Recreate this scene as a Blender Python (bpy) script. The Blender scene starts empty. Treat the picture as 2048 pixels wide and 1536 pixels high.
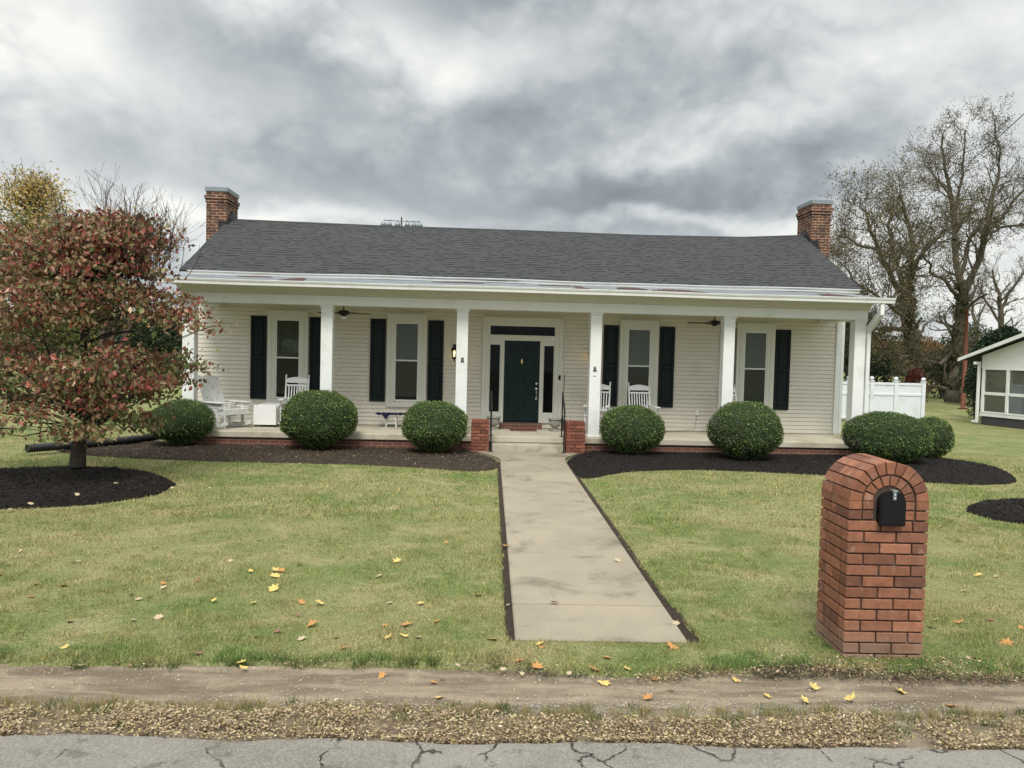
import bpy, math, random
import numpy as np
from mathutils import Vector, Matrix
rng = np.random.default_rng(7); random.seed(7)
S = bpy.context.scene; COL = S.collection
R = math.radians

# ------------------------------------------------------------------ camera
FPX = 1540.0; CXP, CYP = 1024.0, 768.0; CZ = 2.1
FWD = Vector((0.02822164, 0.99879351, -0.04018787))
RT = Vector((0.99932193, -0.02723982, 0.02477235))
UP = Vector((-0.02364775, 0.04085973, 0.99888501))
cam = bpy.data.cameras.new('camera'); cam_o = bpy.data.objects.new('camera', cam); COL.objects.link(cam_o)
cam.sensor_width = 36; cam.lens = FPX / 2048 * 36; cam.clip_end = 3000; cam.clip_start = 0.05
cam_o.matrix_world = Matrix(((RT.x, UP.x, -FWD.x, 0), (RT.y, UP.y, -FWD.y, 0), (RT.z, UP.z, -FWD.z, CZ), (0, 0, 0, 1)))
S.camera = cam_o
# ------------------------------------------------------------------ exposure
S.view_settings.view_transform = 'Standard'; S.view_settings.look = 'None'
S.view_settings.exposure = 0.15; S.view_settings.gamma = 1.0

# ------------------------------------------------------------------ node helper
class NT:
    def __init__(s, tree): s.t = tree; s.n = tree.nodes; s.l = tree.links
    def new(s, typ, **kw):
        nd = s.n.new(typ)
        for k, v in kw.items():
            if k.startswith('i_'):
                key = k[2:]; key = int(key) if key.isdigit() else key.replace('_', ' ')
                s.set(nd.inputs[key], v)
            else: setattr(nd, k, v)
        return nd
    def set(s, inp, v):
        if isinstance(v, bpy.types.NodeSocket): s.l.new(v, inp)
        else: inp.default_value = v
    def math(s, op, a, b=None, c=None, clamp=False):
        nd = s.n.new('ShaderNodeMath'); nd.operation = op; nd.use_clamp = clamp
        s.set(nd.inputs[0], a)
        if b is not None: s.set(nd.inputs[1], b)
        if c is not None: s.set(nd.inputs[2], c)
        return nd.outputs[0]
    def noise(s, vec, scale, detail=4, rough=.55, dist=0.0):
        nd = s.new('ShaderNodeTexNoise'); s.set(nd.inputs['Vector'], vec)
        nd.inputs['Scale'].default_value = scale; nd.inputs['Detail'].default_value = detail
        nd.inputs['Roughness'].default_value = rough; nd.inputs['Distortion'].default_value = dist
        return nd.outputs['Fac']
    def ramp(s, fac, stops, interp='LINEAR'):
        nd = s.new('ShaderNodeValToRGB'); s.set(nd.inputs[0], fac); cr = nd.color_ramp; cr.interpolation = interp
        while len(cr.elements) < len(stops): cr.elements.new(.5)
        for e, (p, c) in zip(cr.elements, stops):
            e.position = p; e.color = (c, c, c, 1) if isinstance(c, (int, float)) else (*c, 1)
        return nd.outputs[0]
    def mix(s, fac, a, b, blend='MIX'):
        nd = s.n.new('ShaderNodeMix'); nd.data_type = 'RGBA'; nd.blend_type = blend; nd.clamp_factor = True
        s.set(nd.inputs[0], fac)
        for i, v in ((6, a), (7, b)):
            if isinstance(v, (tuple, list)): v = (*v[:3], 1)
            s.set(nd.inputs[i], v)
        return nd.outputs[2]
    def mapr(s, v, a, b, c=0.0, d=1.0, smooth=True):
        nd = s.new('ShaderNodeMapRange'); nd.interpolation_type = 'SMOOTHSTEP' if smooth else 'LINEAR'
        s.set(nd.inputs[0], v)
        for i, x in enumerate((a, b, c, d)): nd.inputs[i + 1].default_value = x
        return nd.outputs[0]

# ------------------------------------------------------------------ world: overcast sky, brighter overhead
SUN_EL, SUN_AZ = 52, 188
w = bpy.data.worlds.new('World'); S.world = w; w.use_nodes = True
T = NT(w.node_tree); w.node_tree.nodes.clear()
out = T.new('ShaderNodeOutputWorld'); bg = T.new('ShaderNodeBackground'); T.l.new(bg.outputs[0], out.inputs[0])
sky = T.new('ShaderNodeTexSky'); sky.sky_type = 'NISHITA'; sky.sun_disc = False
sky.sun_elevation = R(SUN_EL); sky.sun_rotation = R(SUN_AZ)
tc = T.new('ShaderNodeTexCoord'); sep = T.new('ShaderNodeSeparateXYZ'); T.l.new(tc.outputs['Generated'], sep.inputs[0])
dx, dy, dz = sep.outputs
hyp = T.math('SQRT', T.math('ADD', T.math('MULTIPLY', dx, dx), T.math('MULTIPLY', dy, dy)))
az = T.math('ARCTAN2', dx, dy); el = T.math('ARCTAN2', dz, hyp)
den = T.math('ADD', T.math('MAXIMUM', dz, 0.0), 0.34)
cmb = T.new('ShaderNodeCombineXYZ'); T.set(cmb.inputs[0], T.math('DIVIDE', dx, den)); T.set(cmb.inputs[1], T.math('DIVIDE', dy, den)); cmb.inputs[2].default_value = .37
cv = cmb.outputs[0]
n1 = T.noise(cv, 1.9, 7, .50, .5); n2 = T.noise(cv, 5.2, 6, .55, .3)
cmb2 = T.new('ShaderNodeCombineXYZ'); T.set(cmb2.inputs[0], T.math('MULTIPLY', az, 5.0)); T.set(cmb2.inputs[1], T.math('MULTIPLY', el, 7.0)); cmb2.inputs[2].default_value = 2.2
n3 = T.noise(cmb2.outputs[0], 1.25, 9, .54, .15)
def billow(sc, det):
    a = T.noise(cmb2.outputs[0], sc, det, .5, .1); return T.math('MULTIPLY', T.math('ABSOLUTE', T.math('SUBTRACT', a, .5)), 4.0)
n4 = T.math('ADD', T.math('MULTIPLY', billow(1.9, 3), .40), T.math('MULTIPLY', T.noise(cmb2.outputs[0], 3.6, 8, .55, .1), .55))
val = T.math('ADD', T.math('MULTIPLY', T.math('SUBTRACT', n1, .5), .25), T.math('MULTIPLY', T.math('SUBTRACT', n4, .45), .44))
val = T.math('ADD', val, T.math('MULTIPLY', T.math('SUBTRACT', n3, .5), .75))
# warped az/el so that the large cloud banks have ragged rims
waz = T.math('ADD', az, T.math('MULTIPLY', T.math('SUBTRACT', n4, .45), .22))
wel = T.math('ADD', el, T.math('MULTIPLY', T.math('SUBTRACT', n3, .5), .14))
def dirpx(px, py):
    v = RT * (px - CXP) - UP * (py - CYP) + FWD * FPX
    return math.atan2(v.x, v.y), math.atan2(v.z, math.hypot(v.x, v.y))
# (x, y, half width, half height, tilt, amount): the banks of cloud in the picture, as directions in the sky
BANKS = [(1000, 330, 900, 130, 0, -.03), (1530, 350, 420, 90, -.20, -.42), (1080, 400, 420, 60, .05, -.30), (1250, 215, 260, 60, -.22, -.30), (700, 290, 330, 90, .15, -.22),
         (400, 90, 260, 70, .15, -.22), (900, 0, 170, 35, 0, -.45), (130, 275, 150, 60, 0, -.12), (250, 340, 200, 50, 0, -.10),
         (1750, 60, 360, 110, 0, .20), (80, 90, 130, 110, 0, .42), (560, 240, 330, 55, .25, .12), (560, 415, 190, 22, .02, .38),
         (1330, 455, 260, 18, .03, .42), (1840, 320, 170, 55, -.35, .32), (180, 400, 160, 50, 0, .22), (880, 130, 200, 70, .2, .14),
         (1330, 270, 250, 30, -.2, .20), (1900, 560, 300, 90, 0, .22), (1000, 500, 900, 40, 0, .12), (560, 0, 260, 60, 0, .14)]
for (px, py, sx, sy, tilt, amt) in BANKS:
    a0, e0 = dirpx(px, py); sa, se = sx / FPX, sy / FPX; ct, st = math.cos(tilt), math.sin(-tilt)
    da = T.math('SUBTRACT', waz, a0); de = T.math('SUBTRACT', wel, e0)
    u = T.math('DIVIDE', T.math('ADD', T.math('MULTIPLY', da, ct), T.math('MULTIPLY', de, st)), sa)
    v = T.math('DIVIDE', T.math('SUBTRACT', T.math('MULTIPLY', de, ct), T.math('MULTIPLY', da, st)), se)
    r2 = T.math('ADD', T.math('MULTIPLY', u, u), T.math('MULTIPLY', v, v))
    g = T.math('EXPONENT', T.math('MULTIPLY', r2, -.7))
    val = T.math('ADD', val, T.math('MULTIPLY', g, amt * (.74 if amt < 0 else .95)))
val = T.math('ADD', val, .66)
cc = T.ramp(val, [(0.0, (.21, .235, .26)), (.25, (.30, .33, .355)), (.45, (.42, .452, .47)), (.62, (.56, .59, .60)), (.8, (.73, .75, .74)), (1.0, (.90, .91, .85))])
# thicker sky light from overhead, outside the frame of view
boost = T.mapr(el, .42, 1.1, 1.0, 3.0)
back = T.mapr(dy, .3, -.8, 1.0, 1.35)
cc2 = T.new('ShaderNodeVectorMath', operation='SCALE'); T.set(cc2.inputs[0], cc); T.set(cc2.inputs['Scale'], T.math('MULTIPLY', boost, back))
sk2 = T.new('ShaderNodeVectorMath', operation='SCALE'); T.set(sk2.inputs[0], sky.outputs[0]); sk2.inputs['Scale'].default_value = .08
fin = T.mix(.05, cc2.outputs[0], sk2.outputs[0])
T.set(bg.inputs[0], fin); bg.inputs[1].default_value = 1.0
# ------------------------------------------------------------------ sun behind cloud
sl = bpy.data.lights.new('sun', 'SUN'); sl.energy = 2.5; sl.angle = R(18); sl.color = (1.0, .965, .9)
so = bpy.data.objects.new('sun', sl); COL.objects.link(so)
az_, el_ = R(SUN_AZ), R(SUN_EL)
sd = Vector((math.sin(az_) * math.cos(el_), math.cos(az_) * math.cos(el_), math.sin(el_)))
so.rotation_euler = (-sd).to_track_quat('-Z', 'Y').to_euler(); so.location = (0, -5, 20)

# ------------------------------------------------------------------ layout helpers
def ray(px, py): return RT * (px - CXP) - UP * (py - CYP) + FWD * FPX
def gz(px, py, z=0.0):
    r = ray(px, py); t = (z - CZ) / r.z; return Vector((r.x * t, r.y * t, z))
def at(px, py, Y):
    r = ray(px, py); t = Y / r.y; return Vector((r.x * t, Y, CZ + r.z * t))
TH = 0.0233766; HO = Vector((0.74691, 16.37331, 0.0))
HM = Matrix.Translation(HO) @ Matrix.Rotation(TH, 4, 'Z')
def H(x, y, z=0.0): return HM @ Vector((x, y, z))

# ------------------------------------------------------------------ mesh builder
class MB:
    def __init__(s): s.v = []; s.f = []; s.c = []; s.sm = []
    def add(s, vs, fs, col=(1, 1, 1), smooth=False):
        b = len(s.v); s.v += [tuple(p) for p in vs]
        for f in fs: s.f.append(tuple(i + b for i in f)); s.c.append(col); s.sm.append(smooth)
        return s
    def box(s, x0, x1, y0, y1, z0, z1, col=(1, 1, 1), M=None):
        vs = [Vector(p) for p in ((x0, y0, z0), (x1, y0, z0), (x1, y1, z0), (x0, y1, z0), (x0, y0, z1), (x1, y0, z1), (x1, y1, z1), (x0, y1, z1))]
        if M is not None: vs = [M @ p for p in vs]
        return s.add(vs, [(0, 3, 2, 1), (4, 5, 6, 7), (0, 1, 5, 4), (1, 2, 6, 5), (2, 3, 7, 6), (3, 0, 4, 7)], col)
    def cbox(s, x0, x1, y0, y1, z0, z1, b=.004, col=(1, 1, 1), M=None):
        """box with chamfered edges"""
        vs = []; X = (x0, x1); Y = (y0, y1); Z = (z0, z1); idx = {}
        for i in (0, 1):
            for j in (0, 1):
                for k in (0, 1):
                    sx, sy, sz = (1 - 2 * i) * b, (1 - 2 * j) * b, (1 - 2 * k) * b
                    for a, p in enumerate(((X[i], Y[j] + sy, Z[k] + sz), (X[i] + sx, Y[j], Z[k] + sz), (X[i] + sx, Y[j] + sy, Z[k]))):
                        idx[i, j, k, a] = len(vs); vs.append(Vector(p))
        fs = []
        for i in (0, 1):
            q = [idx[i, j, k, 0] for j, k in ((0, 0), (1, 0), (1, 1), (0, 1))]; fs.append(q if i else q[::-1])
            q = [idx[j, i, k, 1] for j, k in ((0, 0), (1, 0), (1, 1), (0, 1))]; fs.append(q[::-1] if i else q)
            q = [idx[j, k, i, 2] for j, k in ((0, 0), (1, 0), (1, 1), (0, 1))]; fs.append(q if i else q[::-1])
        for i in (0, 1):
            for j in (0, 1):
                fs.append((idx[i, j, 0, 0], idx[i, j, 1, 0], idx[i, j, 1, 1], idx[i, j, 0, 1]))
                fs.append((idx[i, 0, j, 0], idx[i, 1, j, 0], idx[i, 1, j, 2], idx[i, 0, j, 2]))
                fs.append((idx[0, i, j, 1], idx[1, i, j, 1], idx[1, i, j, 2], idx[0, i, j, 2]))
        for i in (0, 1):
            for j in (0, 1):
                for k in (0, 1): fs.append((idx[i, j, k, 0], idx[i, j, k, 1], idx[i, j, k, 2]))
        if M is not None: vs = [M @ p for p in vs]
        return s.add(vs, fs, col)
    def tube(s, pts, rad, n=8, col=(1, 1, 1), cap=True):
        pts = [Vector(p) for p in pts]; rad = rad if hasattr(rad, '__len__') else [rad] * len(pts)
        vs = []; up = Vector((0, 0, 1))
        for i, p in enumerate(pts):
            d = (pts[min(i + 1, len(pts) - 1)] - pts[max(i - 1, 0)])
            if d.length < 1e-9: d = Vector((0, 0, 1))
            d.normalize(); a = d.cross(up)
            if a.length < .05: a = d.cross(Vector((1, 0, 0)))
            a.normalize(); b = d.cross(a)
            for k in range(n):
                t = 2 * math.pi * k / n; vs.append(p + (a * math.cos(t) + b * math.sin(t)) * rad[i])
        fs = [(i * n + k, i * n + (k + 1) % n, (i + 1) * n + (k + 1) % n, (i + 1) * n + k) for i in range(len(pts) - 1) for k in range(n)]
        if cap: fs += [tuple(range(n)), tuple((len(pts) - 1) * n + k for k in range(n))[::-1]]
        return s.add(vs, fs, col, True)
    def lathe(s, prof, n=16, c=(0, 0, 0), col=(1, 1, 1), smooth=True):
        vs = [(c[0] + r * math.cos(2 * math.pi * k / n), c[1] + r * math.sin(2 * math.pi * k / n), c[2] + z) for r, z in prof for k in range(n)]
        fs = [(i * n + k, i * n + (k + 1) % n, (i + 1) * n + (k + 1) % n, (i + 1) * n + k) for i in range(len(prof) - 1) for k in range(n)]
        fs += [tuple(range(n))[::-1], tuple((len(prof) - 1) * n + k for k in range(n))]
        return s.add(vs, fs, col, smooth)
    def prism(s, poly, a0, a1, axis='y', col=(1, 1, 1), M=None):
        """poly: list of 2D points; extruded along axis"""
        def P(u, v, a): return Vector((u, a, v)) if axis == 'y' else (Vector((a, u, v)) if axis == 'x' else Vector((u, v, a)))
        n = len(poly); vs = [P(u, v, a0) for u, v in poly] + [P(u, v, a1) for u, v in poly]
        if M is not None: vs = [M @ p for p in vs]
        fs = [tuple(range(n)), tuple(range(n, 2 * n))[::-1]] + [(k, n + k, n + (k + 1) % n, (k + 1) % n) for k in range(n)]
        return s.add(vs, fs, col)
    def build(s, name, mat, parent=None, loc=None):
        me = bpy.data.meshes.new(name); me.from_pydata(s.v, [], s.f); me.materials.append(mat)
        finish(me, np.array(s.c, dtype=np.float32), s.sm)
        o = bpy.data.objects.new(name, me); COL.objects.link(o)
        if parent is not None: o.parent = parent
        if loc is not None: o.location = loc
        return o

def finish(me, fcol, smooth=None):
    nl = len(me.loops); npoly = len(me.polygons)
    lt = np.empty(npoly, np.int32); me.polygons.foreach_get('loop_total', lt)
    ca = me.color_attributes.new('Col', 'FLOAT_COLOR', 'CORNER')
    arr = np.ones((nl, 4), np.float32); arr[:, :3] = np.repeat(fcol, lt, axis=0); ca.data.foreach_set('color', arr.ravel())
    nr = np.empty(npoly * 3, np.float32); me.polygons.foreach_get('normal', nr); nr = np.abs(nr.reshape(-1, 3)); ax = np.repeat(nr.argmax(1), lt)
    li = np.empty(nl, np.int32); me.loops.foreach_get('vertex_index', li)
    co = np.empty(len(me.vertices) * 3, np.float32); me.vertices.foreach_get('co', co); co = co.reshape(-1, 3)[li]
    uv = np.where((ax == 0)[:, None], co[:, [1, 2]], np.where((ax == 1)[:, None], co[:, [0, 2]], co[:, [0, 1]]))
    ul = me.uv_layers.new(name='UVMap'); ul.data.foreach_set('uv', uv.astype(np.float32).ravel())
    if smooth is not None: me.polygons.foreach_set('use_smooth', np.array(smooth, dtype=bool))

def leafmesh(name, C, U, V, colr, mat, parent=None, fold=.25, tri=False):
    """many small leaves: base C-V, tip C+V, sides +-U, folded along the midrib; one face colour each"""
    n = len(C); N = np.cross(U, V); N /= np.linalg.norm(N, axis=1, keepdims=True) + 1e-9
    wdt = np.linalg.norm(U, axis=1, keepdims=True)
    if tri:
        vs = np.stack([C - V - U, C - V + U, C + V], 1).reshape(-1, 3); k = 3; nf = n
        loops = np.arange(n * 3, dtype=np.int32); starts = np.arange(0, n * 3, 3, dtype=np.int32); tot = np.full(n, 3, np.int32); fc = colr
    else:
        vs = np.stack([C - V, C - U + N * wdt * fold, C + V, C + U + N * wdt * fold], 1).reshape(-1, 3)
        b = np.arange(n, dtype=np.int32)[:, None] * 4
        loops = np.concatenate([b + 0, b + 3, b + 2, b + 0, b + 2, b + 1], 1).ravel(); nf = 2 * n
        starts = np.arange(0, nf * 3, 3, dtype=np.int32); tot = np.full(nf, 3, np.int32); fc = np.repeat(colr, 2, axis=0)
    me = bpy.data.meshes.new(name); me.vertices.add(len(vs)); me.vertices.foreach_set('co', vs.astype(np.float32).ravel())
    me.loops.add(len(loops)); me.loops.foreach_set('vertex_index', loops.astype(np.int32))
    me.polygons.add(nf); me.polygons.foreach_set('loop_start', starts); me.polygons.foreach_set('loop_total', tot)
    me.update(calc_edges=True); me.materials.append(mat)
    ca = me.color_attributes.new('Col', 'FLOAT_COLOR', 'CORNER'); arr = np.ones((len(loops), 4), np.float32)
    arr[:, :3] = np.repeat(fc, 3, axis=0); ca.data.foreach_set('color', arr.ravel())
    o = bpy.data.objects.new(name, me); COL.objects.link(o)
    if parent is not None: o.parent = parent
    return o
def rdir(n):
    v = rng.normal(size=(n, 3)); return v / np.linalg.norm(v, axis=1, keepdims=True)
def leafUV(n, size, var=.3, up=None, droop=0.0, wr=.55):
    """random leaf axes"""
    V = rdir(n)
    if up is not None: V = V * (1 - up) + np.array([0, 0, 1.0]) * up; V /= np.linalg.norm(V, axis=1, keepdims=True)
    if droop: V = V + np.array([0, 0, -droop]); V /= np.linalg.norm(V, axis=1, keepdims=True)
    A = rdir(n); U = np.cross(V, A); U /= np.linalg.norm(U, axis=1, keepdims=True) + 1e-9
    s = size * (1 + var * rng.normal(size=(n, 1))).clip(.4, 1.9) * .5
    return U * s * wr, V * s
def pal(n, cols, wts, jit=.15):
    cols = np.array(cols, dtype=np.float32); wts = np.array(wts, float); wts /= wts.sum()
    c = cols[rng.choice(len(cols), n, p=wts)]
    return (c * (1 + jit * rng.normal(size=(n, 1)))).clip(.003, .95).astype(np.float32)

# ------------------------------------------------------------------ tags
def tag(o, label=None, cat=None, group=None, kind=None):
    if label: o['label'] = label
    if cat: o['category'] = cat
    if group: o['group'] = group
    if kind: o['kind'] = kind
    return o
def thing(name, label, cat, loc=(0, 0, 0), rz=0.0, group=None):
    o = bpy.data.objects.new(name, None); COL.objects.link(o); o.location = loc; o.rotation_euler = (0, 0, rz); o.empty_display_size = .2
    return tag(o, label, cat, group)
def dup(root, loc, rz, label=None):
    r = root.copy(); COL.objects.link(r); r.location = loc; r.rotation_euler = (0, 0, rz)
    if label: r['label'] = label
    for ch in list(root.children):
        c = ch.copy(); COL.objects.link(c); c.parent = r
        for g in list(ch.children):
            d = g.copy(); COL.objects.link(d); d.parent = c
    return r

# ------------------------------------------------------------------ materials
def mat(name, base=(.5, .5, .5), rough=.7, nscale=6.0, namt=.12, bump=.15, bscale=60.0, spec=.3, metal=0.0, vcol=False, dirt=None, dist=.01):
    m = bpy.data.materials.new(name); m.use_nodes = True; t = NT(m.node_tree); b = m.node_tree.nodes['Principled BSDF']
    co = t.new('ShaderNodeTexCoord').outputs['Object']
    c = t.new('ShaderNodeVertexColor', layer_name='Col').outputs[0] if vcol else None
    if vcol: c = t.mix(1.0, c, base, 'MULTIPLY')
    else: c = (*base, 1)
    nz = t.noise(co, nscale, 6, .6)
    f = t.math('ADD', 1 - namt, t.math('MULTIPLY', nz, 2 * namt))
    vm = t.new('ShaderNodeVectorMath', operation='SCALE'); t.set(vm.inputs[0], c if vcol else base); t.set(vm.inputs['Scale'], f)
    cout = vm.outputs[0]
    if dirt:
        dcol, amt, sc = dirt
        d = t.mapr(t.noise(co, sc, 8, .65), .5, .72, 0, amt); cout = t.mix(d, cout, dcol)
    t.set(b.inputs['Base Color'], cout); b.inputs['Roughness'].default_value = rough
    b.inputs['Specular IOR Level'].default_value = spec; b.inputs['Metallic'].default_value = metal
    if bump:
        bp = t.new('ShaderNodeBump'); bp.inputs['Strength'].default_value = bump; bp.inputs['Distance'].default_value = dist
        t.set(bp.inputs['Height'], t.noise(co, bscale, 5, .6)); t.l.new(bp.outputs[0], b.inputs['Normal'])
    return m
def leafmat(name, trans=.25, rough=.6):
    m = bpy.data.materials.new(name); m.use_nodes = True; t = NT(m.node_tree); b = m.node_tree.nodes['Principled BSDF']
    c = t.new('ShaderNodeVertexColor', layer_name='Col').outputs[0]
    t.set(b.inputs['Base Color'], c); b.inputs['Roughness'].default_value = rough; b.inputs['Specular IOR Level'].default_value = .3
    tr = t.new('ShaderNodeBsdfTranslucent'); t.set(tr.inputs[0], c)
    mx = t.new('ShaderNodeMixShader'); mx.inputs[0].default_value = trans
    t.l.new(b.outputs[0], mx.inputs[1]); t.l.new(tr.outputs[0], mx.inputs[2]); t.l.new(mx.outputs[0], m.node_tree.nodes['Material Output'].inputs[0])
    return m
def brickmat(name, c1, c2, mortar, bw=.215, rh=.072, ms=.011, rough=.85, soot=None):
    m = bpy.data.materials.new(name); m.use_nodes = True; t = NT(m.node_tree); b = m.node_tree.nodes['Principled BSDF']
    uv = t.new('ShaderNodeUVMap').outputs[0]; co = t.new('ShaderNodeTexCoord').outputs['Object']
    br = t.new('ShaderNodeTexBrick'); t.set(br.inputs['Vector'], uv)
    br.inputs['Color1'].default_value = (*c1, 1); br.inputs['Color2'].default_value = (*c2, 1); br.inputs['Mortar'].default_value = (*mortar, 1)
    br.inputs['Scale'].default_value = 1; br.inputs['Mortar Size'].default_value = ms; br.inputs['Mortar Smooth'].default_value = .2
    br.inputs['Brick Width'].default_value = bw; br.inputs['Row Height'].default_value = rh; br.inputs['Bias'].default_value = -.1
    f = t.math('ADD', .75, t.math('MULTIPLY', t.noise(co, 9, 6, .65), .5))
    vm = t.new('ShaderNodeVectorMath', operation='SCALE'); t.set(vm.inputs[0], br.outputs[0]); t.set(vm.inputs['Scale'], f); c = vm.outputs[0]
    if soot:
        c = t.mix(t.mapr(t.noise(co, 5, 7, .6), .42, .68, 0, soot), c, (.05, .035, .03))
    t.set(b.inputs['Base Color'], c); b.inputs['Roughness'].default_value = rough; b.inputs['Specular IOR Level'].default_value = .2
    bp = t.new('ShaderNodeBump'); bp.inputs['Strength'].default_value = .6; bp.inputs['Distance'].default_value = .008
    t.set(bp.inputs['Height'], t.math('ADD', t.math('SUBTRACT', 1.0, br.outputs[1]), t.math('MULTIPLY', t.noise(co, 90, 4), .4))); t.l.new(bp.outputs[0], b.inputs['Normal'])
    return m

M = {}
M['white'] = mat('white_paint', (.74, .75, .72), .5, 3, .06, .06, 30, dirt=((.42, .42, .36), .35, 2.2))
M['cream'] = mat('cream_paint', (.62, .60, .50), .55, 3, .08, .08, 30)
M['casing'] = mat('casing_paint', (.66, .66, .59), .55, 3, .06, .06, 30)
M['siding'] = mat('vinyl_siding', (.69, .65, .56), .55, 1.7, .06, .05, 40, dirt=((.44, .40, .32), .22, 1.3))
M['shutter'] = mat('shutter_paint', (.007, .013, .014), .5, 8, .4, .1, 50, spec=.2)
M['door'] = mat('door_paint', (.006, .020, .020), .45, 6, .3, .05, 50, spec=.2)
M['brass'] = mat('brass', (.55, .42, .2), .35, 20, .1, 0, metal=1.0)
M['nickel'] = mat('nickel', (.6, .58, .54), .3, 20, .1, 0, metal=1.0)
M['iron'] = mat('black_iron', (.012, .012, .013), .45, 30, .3, .1, 90)
M['black_metal'] = mat('black_enamel', (.007, .0075, .008), .55, 40, .3, .12, 160, spec=.2)
M['galv'] = mat('galvanised', (.24, .27, .285), .5, 14, .22, .1, 60, metal=.5, dirt=((.2, .21, .22), .5, 6))
M['metalroof'] = mat('painted_metal_roof', (.165, .178, .186), .75, 2.2, .2, .06, 12, dirt=((.24, .26, .265), .7, 1.2), spec=.15)
M['rust'] = mat('rusty_metal', (.065, .028, .02), .85, 22, .5, .5, 80)
M['conc'] = None
M['brown'] = mat('fan_wood', (.055, .035, .022), .45, 14, .3, .1, 40)
M['bronze'] = mat('dark_bronze', (.02, .014, .011), .45, 20, .3, .05, 60)
M['navy'] = mat('navy_cloth', (.012, .013, .04), .9, 40, .3, .4, 120)
M['stone'] = mat('urn_stone', (.30, .29, .26), .9, 12, .3, .6, 50, dirt=((.12, .12, .10), .6, 9))
M['pipe'] = mat('black_plastic', (.016, .017, .019), .5, 10, .4, .1, 50)
M['mat'] = mat('door_mat', (.13, .055, .035), .95, 60, .4, .6, 200)
M['blind'] = mat('blind_slat', (.27, .30, .19), .6, 5, .06, 0)
M['bark'] = mat('bark', (.10, .085, .062), .95, 14, .45, 1.0, 26, dist=.03, dirt=((.11, .12, .085), .5, 7))
M['barkdog'] = mat('dogwood_bark', (.030, .026, .019), .95, 30, .5, 1.0, 55, dist=.02, dirt=((.065, .062, .03), .5, 12))
M['twig'] = mat('twig', (.10, .07, .055), .9, 10, .3, 0)
M['leaf'] = leafmat('leaf'); M['box'] = leafmat('boxwood_leaf', .12, .5); M['dry'] = leafmat('dry_leaf', .15, .8); M['blade'] = leafmat('grass_blade', .3, .7)
M['brickhouse'] = brickmat('foundation_brick', (.175, .065, .042), (.13, .05, .034), (.20, .15, .125))
M['brickpier'] = brickmat('pier_brick', (.25, .075, .042), (.19, .055, .032), (.10, .045, .03), .2, .072, .006)
M['brickold'] = brickmat('old_brick', (.16, .060, .035), (.085, .036, .025), (.30, .225, .165), .21, .076, .013, soot=.85)
M['chair'] = mat('chair_paint', (.70, .71, .69), .5, 9, .1, .1, 60)
M['oldwhite'] = mat('weathered_white', (.66, .66, .63), .7, 9, .15, .4, 60, dirt=((.14, .13, .12), .75, 16))
M['plastic'] = mat('white_plastic', (.76, .76, .75), .4, 5, .03, .02, 30)
M['vinyl'] = mat('vinyl_fence', (.66, .69, .72), .45, 2, .05, .02, 10, dirt=((.42, .43, .36), .45, 3))
M['pole'] = mat('red_brown_pole', (.15, .055, .035), .8, 6, .3, .3, 20)
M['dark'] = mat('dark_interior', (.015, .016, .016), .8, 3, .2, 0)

def glassmat(name, tint=(.02, .025, .025), alpha=.35, rough=.04, ior=1.42):
    m = bpy.data.materials.new(name); m.use_nodes = True; t = NT(m.node_tree); n = m.node_tree.nodes
    gl = t.new('ShaderNodeBsdfGlossy'); gl.inputs['Roughness'].default_value = rough; gl.inputs[0].default_value = (.9, .93, .95, 1)
    tr = t.new('ShaderNodeBsdfTransparent'); tr.inputs[0].default_value = (.90, .93, .90, 1)
    df = t.new('ShaderNodeBsdfDiffuse'); df.inputs[0].default_value = (*tint, 1)
    m1 = t.new('ShaderNodeMixShader'); m1.inputs[0].default_value = alpha; t.l.new(tr.outputs[0], m1.inputs[1]); t.l.new(df.outputs[0], m1.inputs[2])
    fr = t.new('ShaderNodeFresnel'); fr.inputs[0].default_value = ior
    m2 = t.new('ShaderNodeMixShader'); t.l.new(fr.outputs[0], m2.inputs[0]); t.l.new(m1.outputs[0], m2.inputs[1]); t.l.new(gl.outputs[0], m2.inputs[2])
    t.l.new(m2.outputs[0], n['Material Output'].inputs[0]); return m
M['glass'] = glassmat('window_glass', alpha=.25); M['screen'] = glassmat('screened_glass', (.018, .02, .02), .50, .12, ior=1.3); M['darkglass'] = glassmat('dark_glass', (.006, .008, .008), .85, ior=1.22)
M['nbglass'] = glassmat('sunroom_glass', (.10, .12, .12), .15, .02, ior=2.1)

def emis(name, col, s):
    m = bpy.data.materials.new(name); m.use_nodes = True; b = m.node_tree.nodes['Principled BSDF']
    b.inputs['Base Color'].default_value = (*col, 1); b.inputs['Emission Color'].default_value = (*col, 1); b.inputs['Emission Strength'].default_value = s; return m
M['bulb'] = emis('lit_bulb', (1.0, .62, .25), 6.0)

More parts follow.
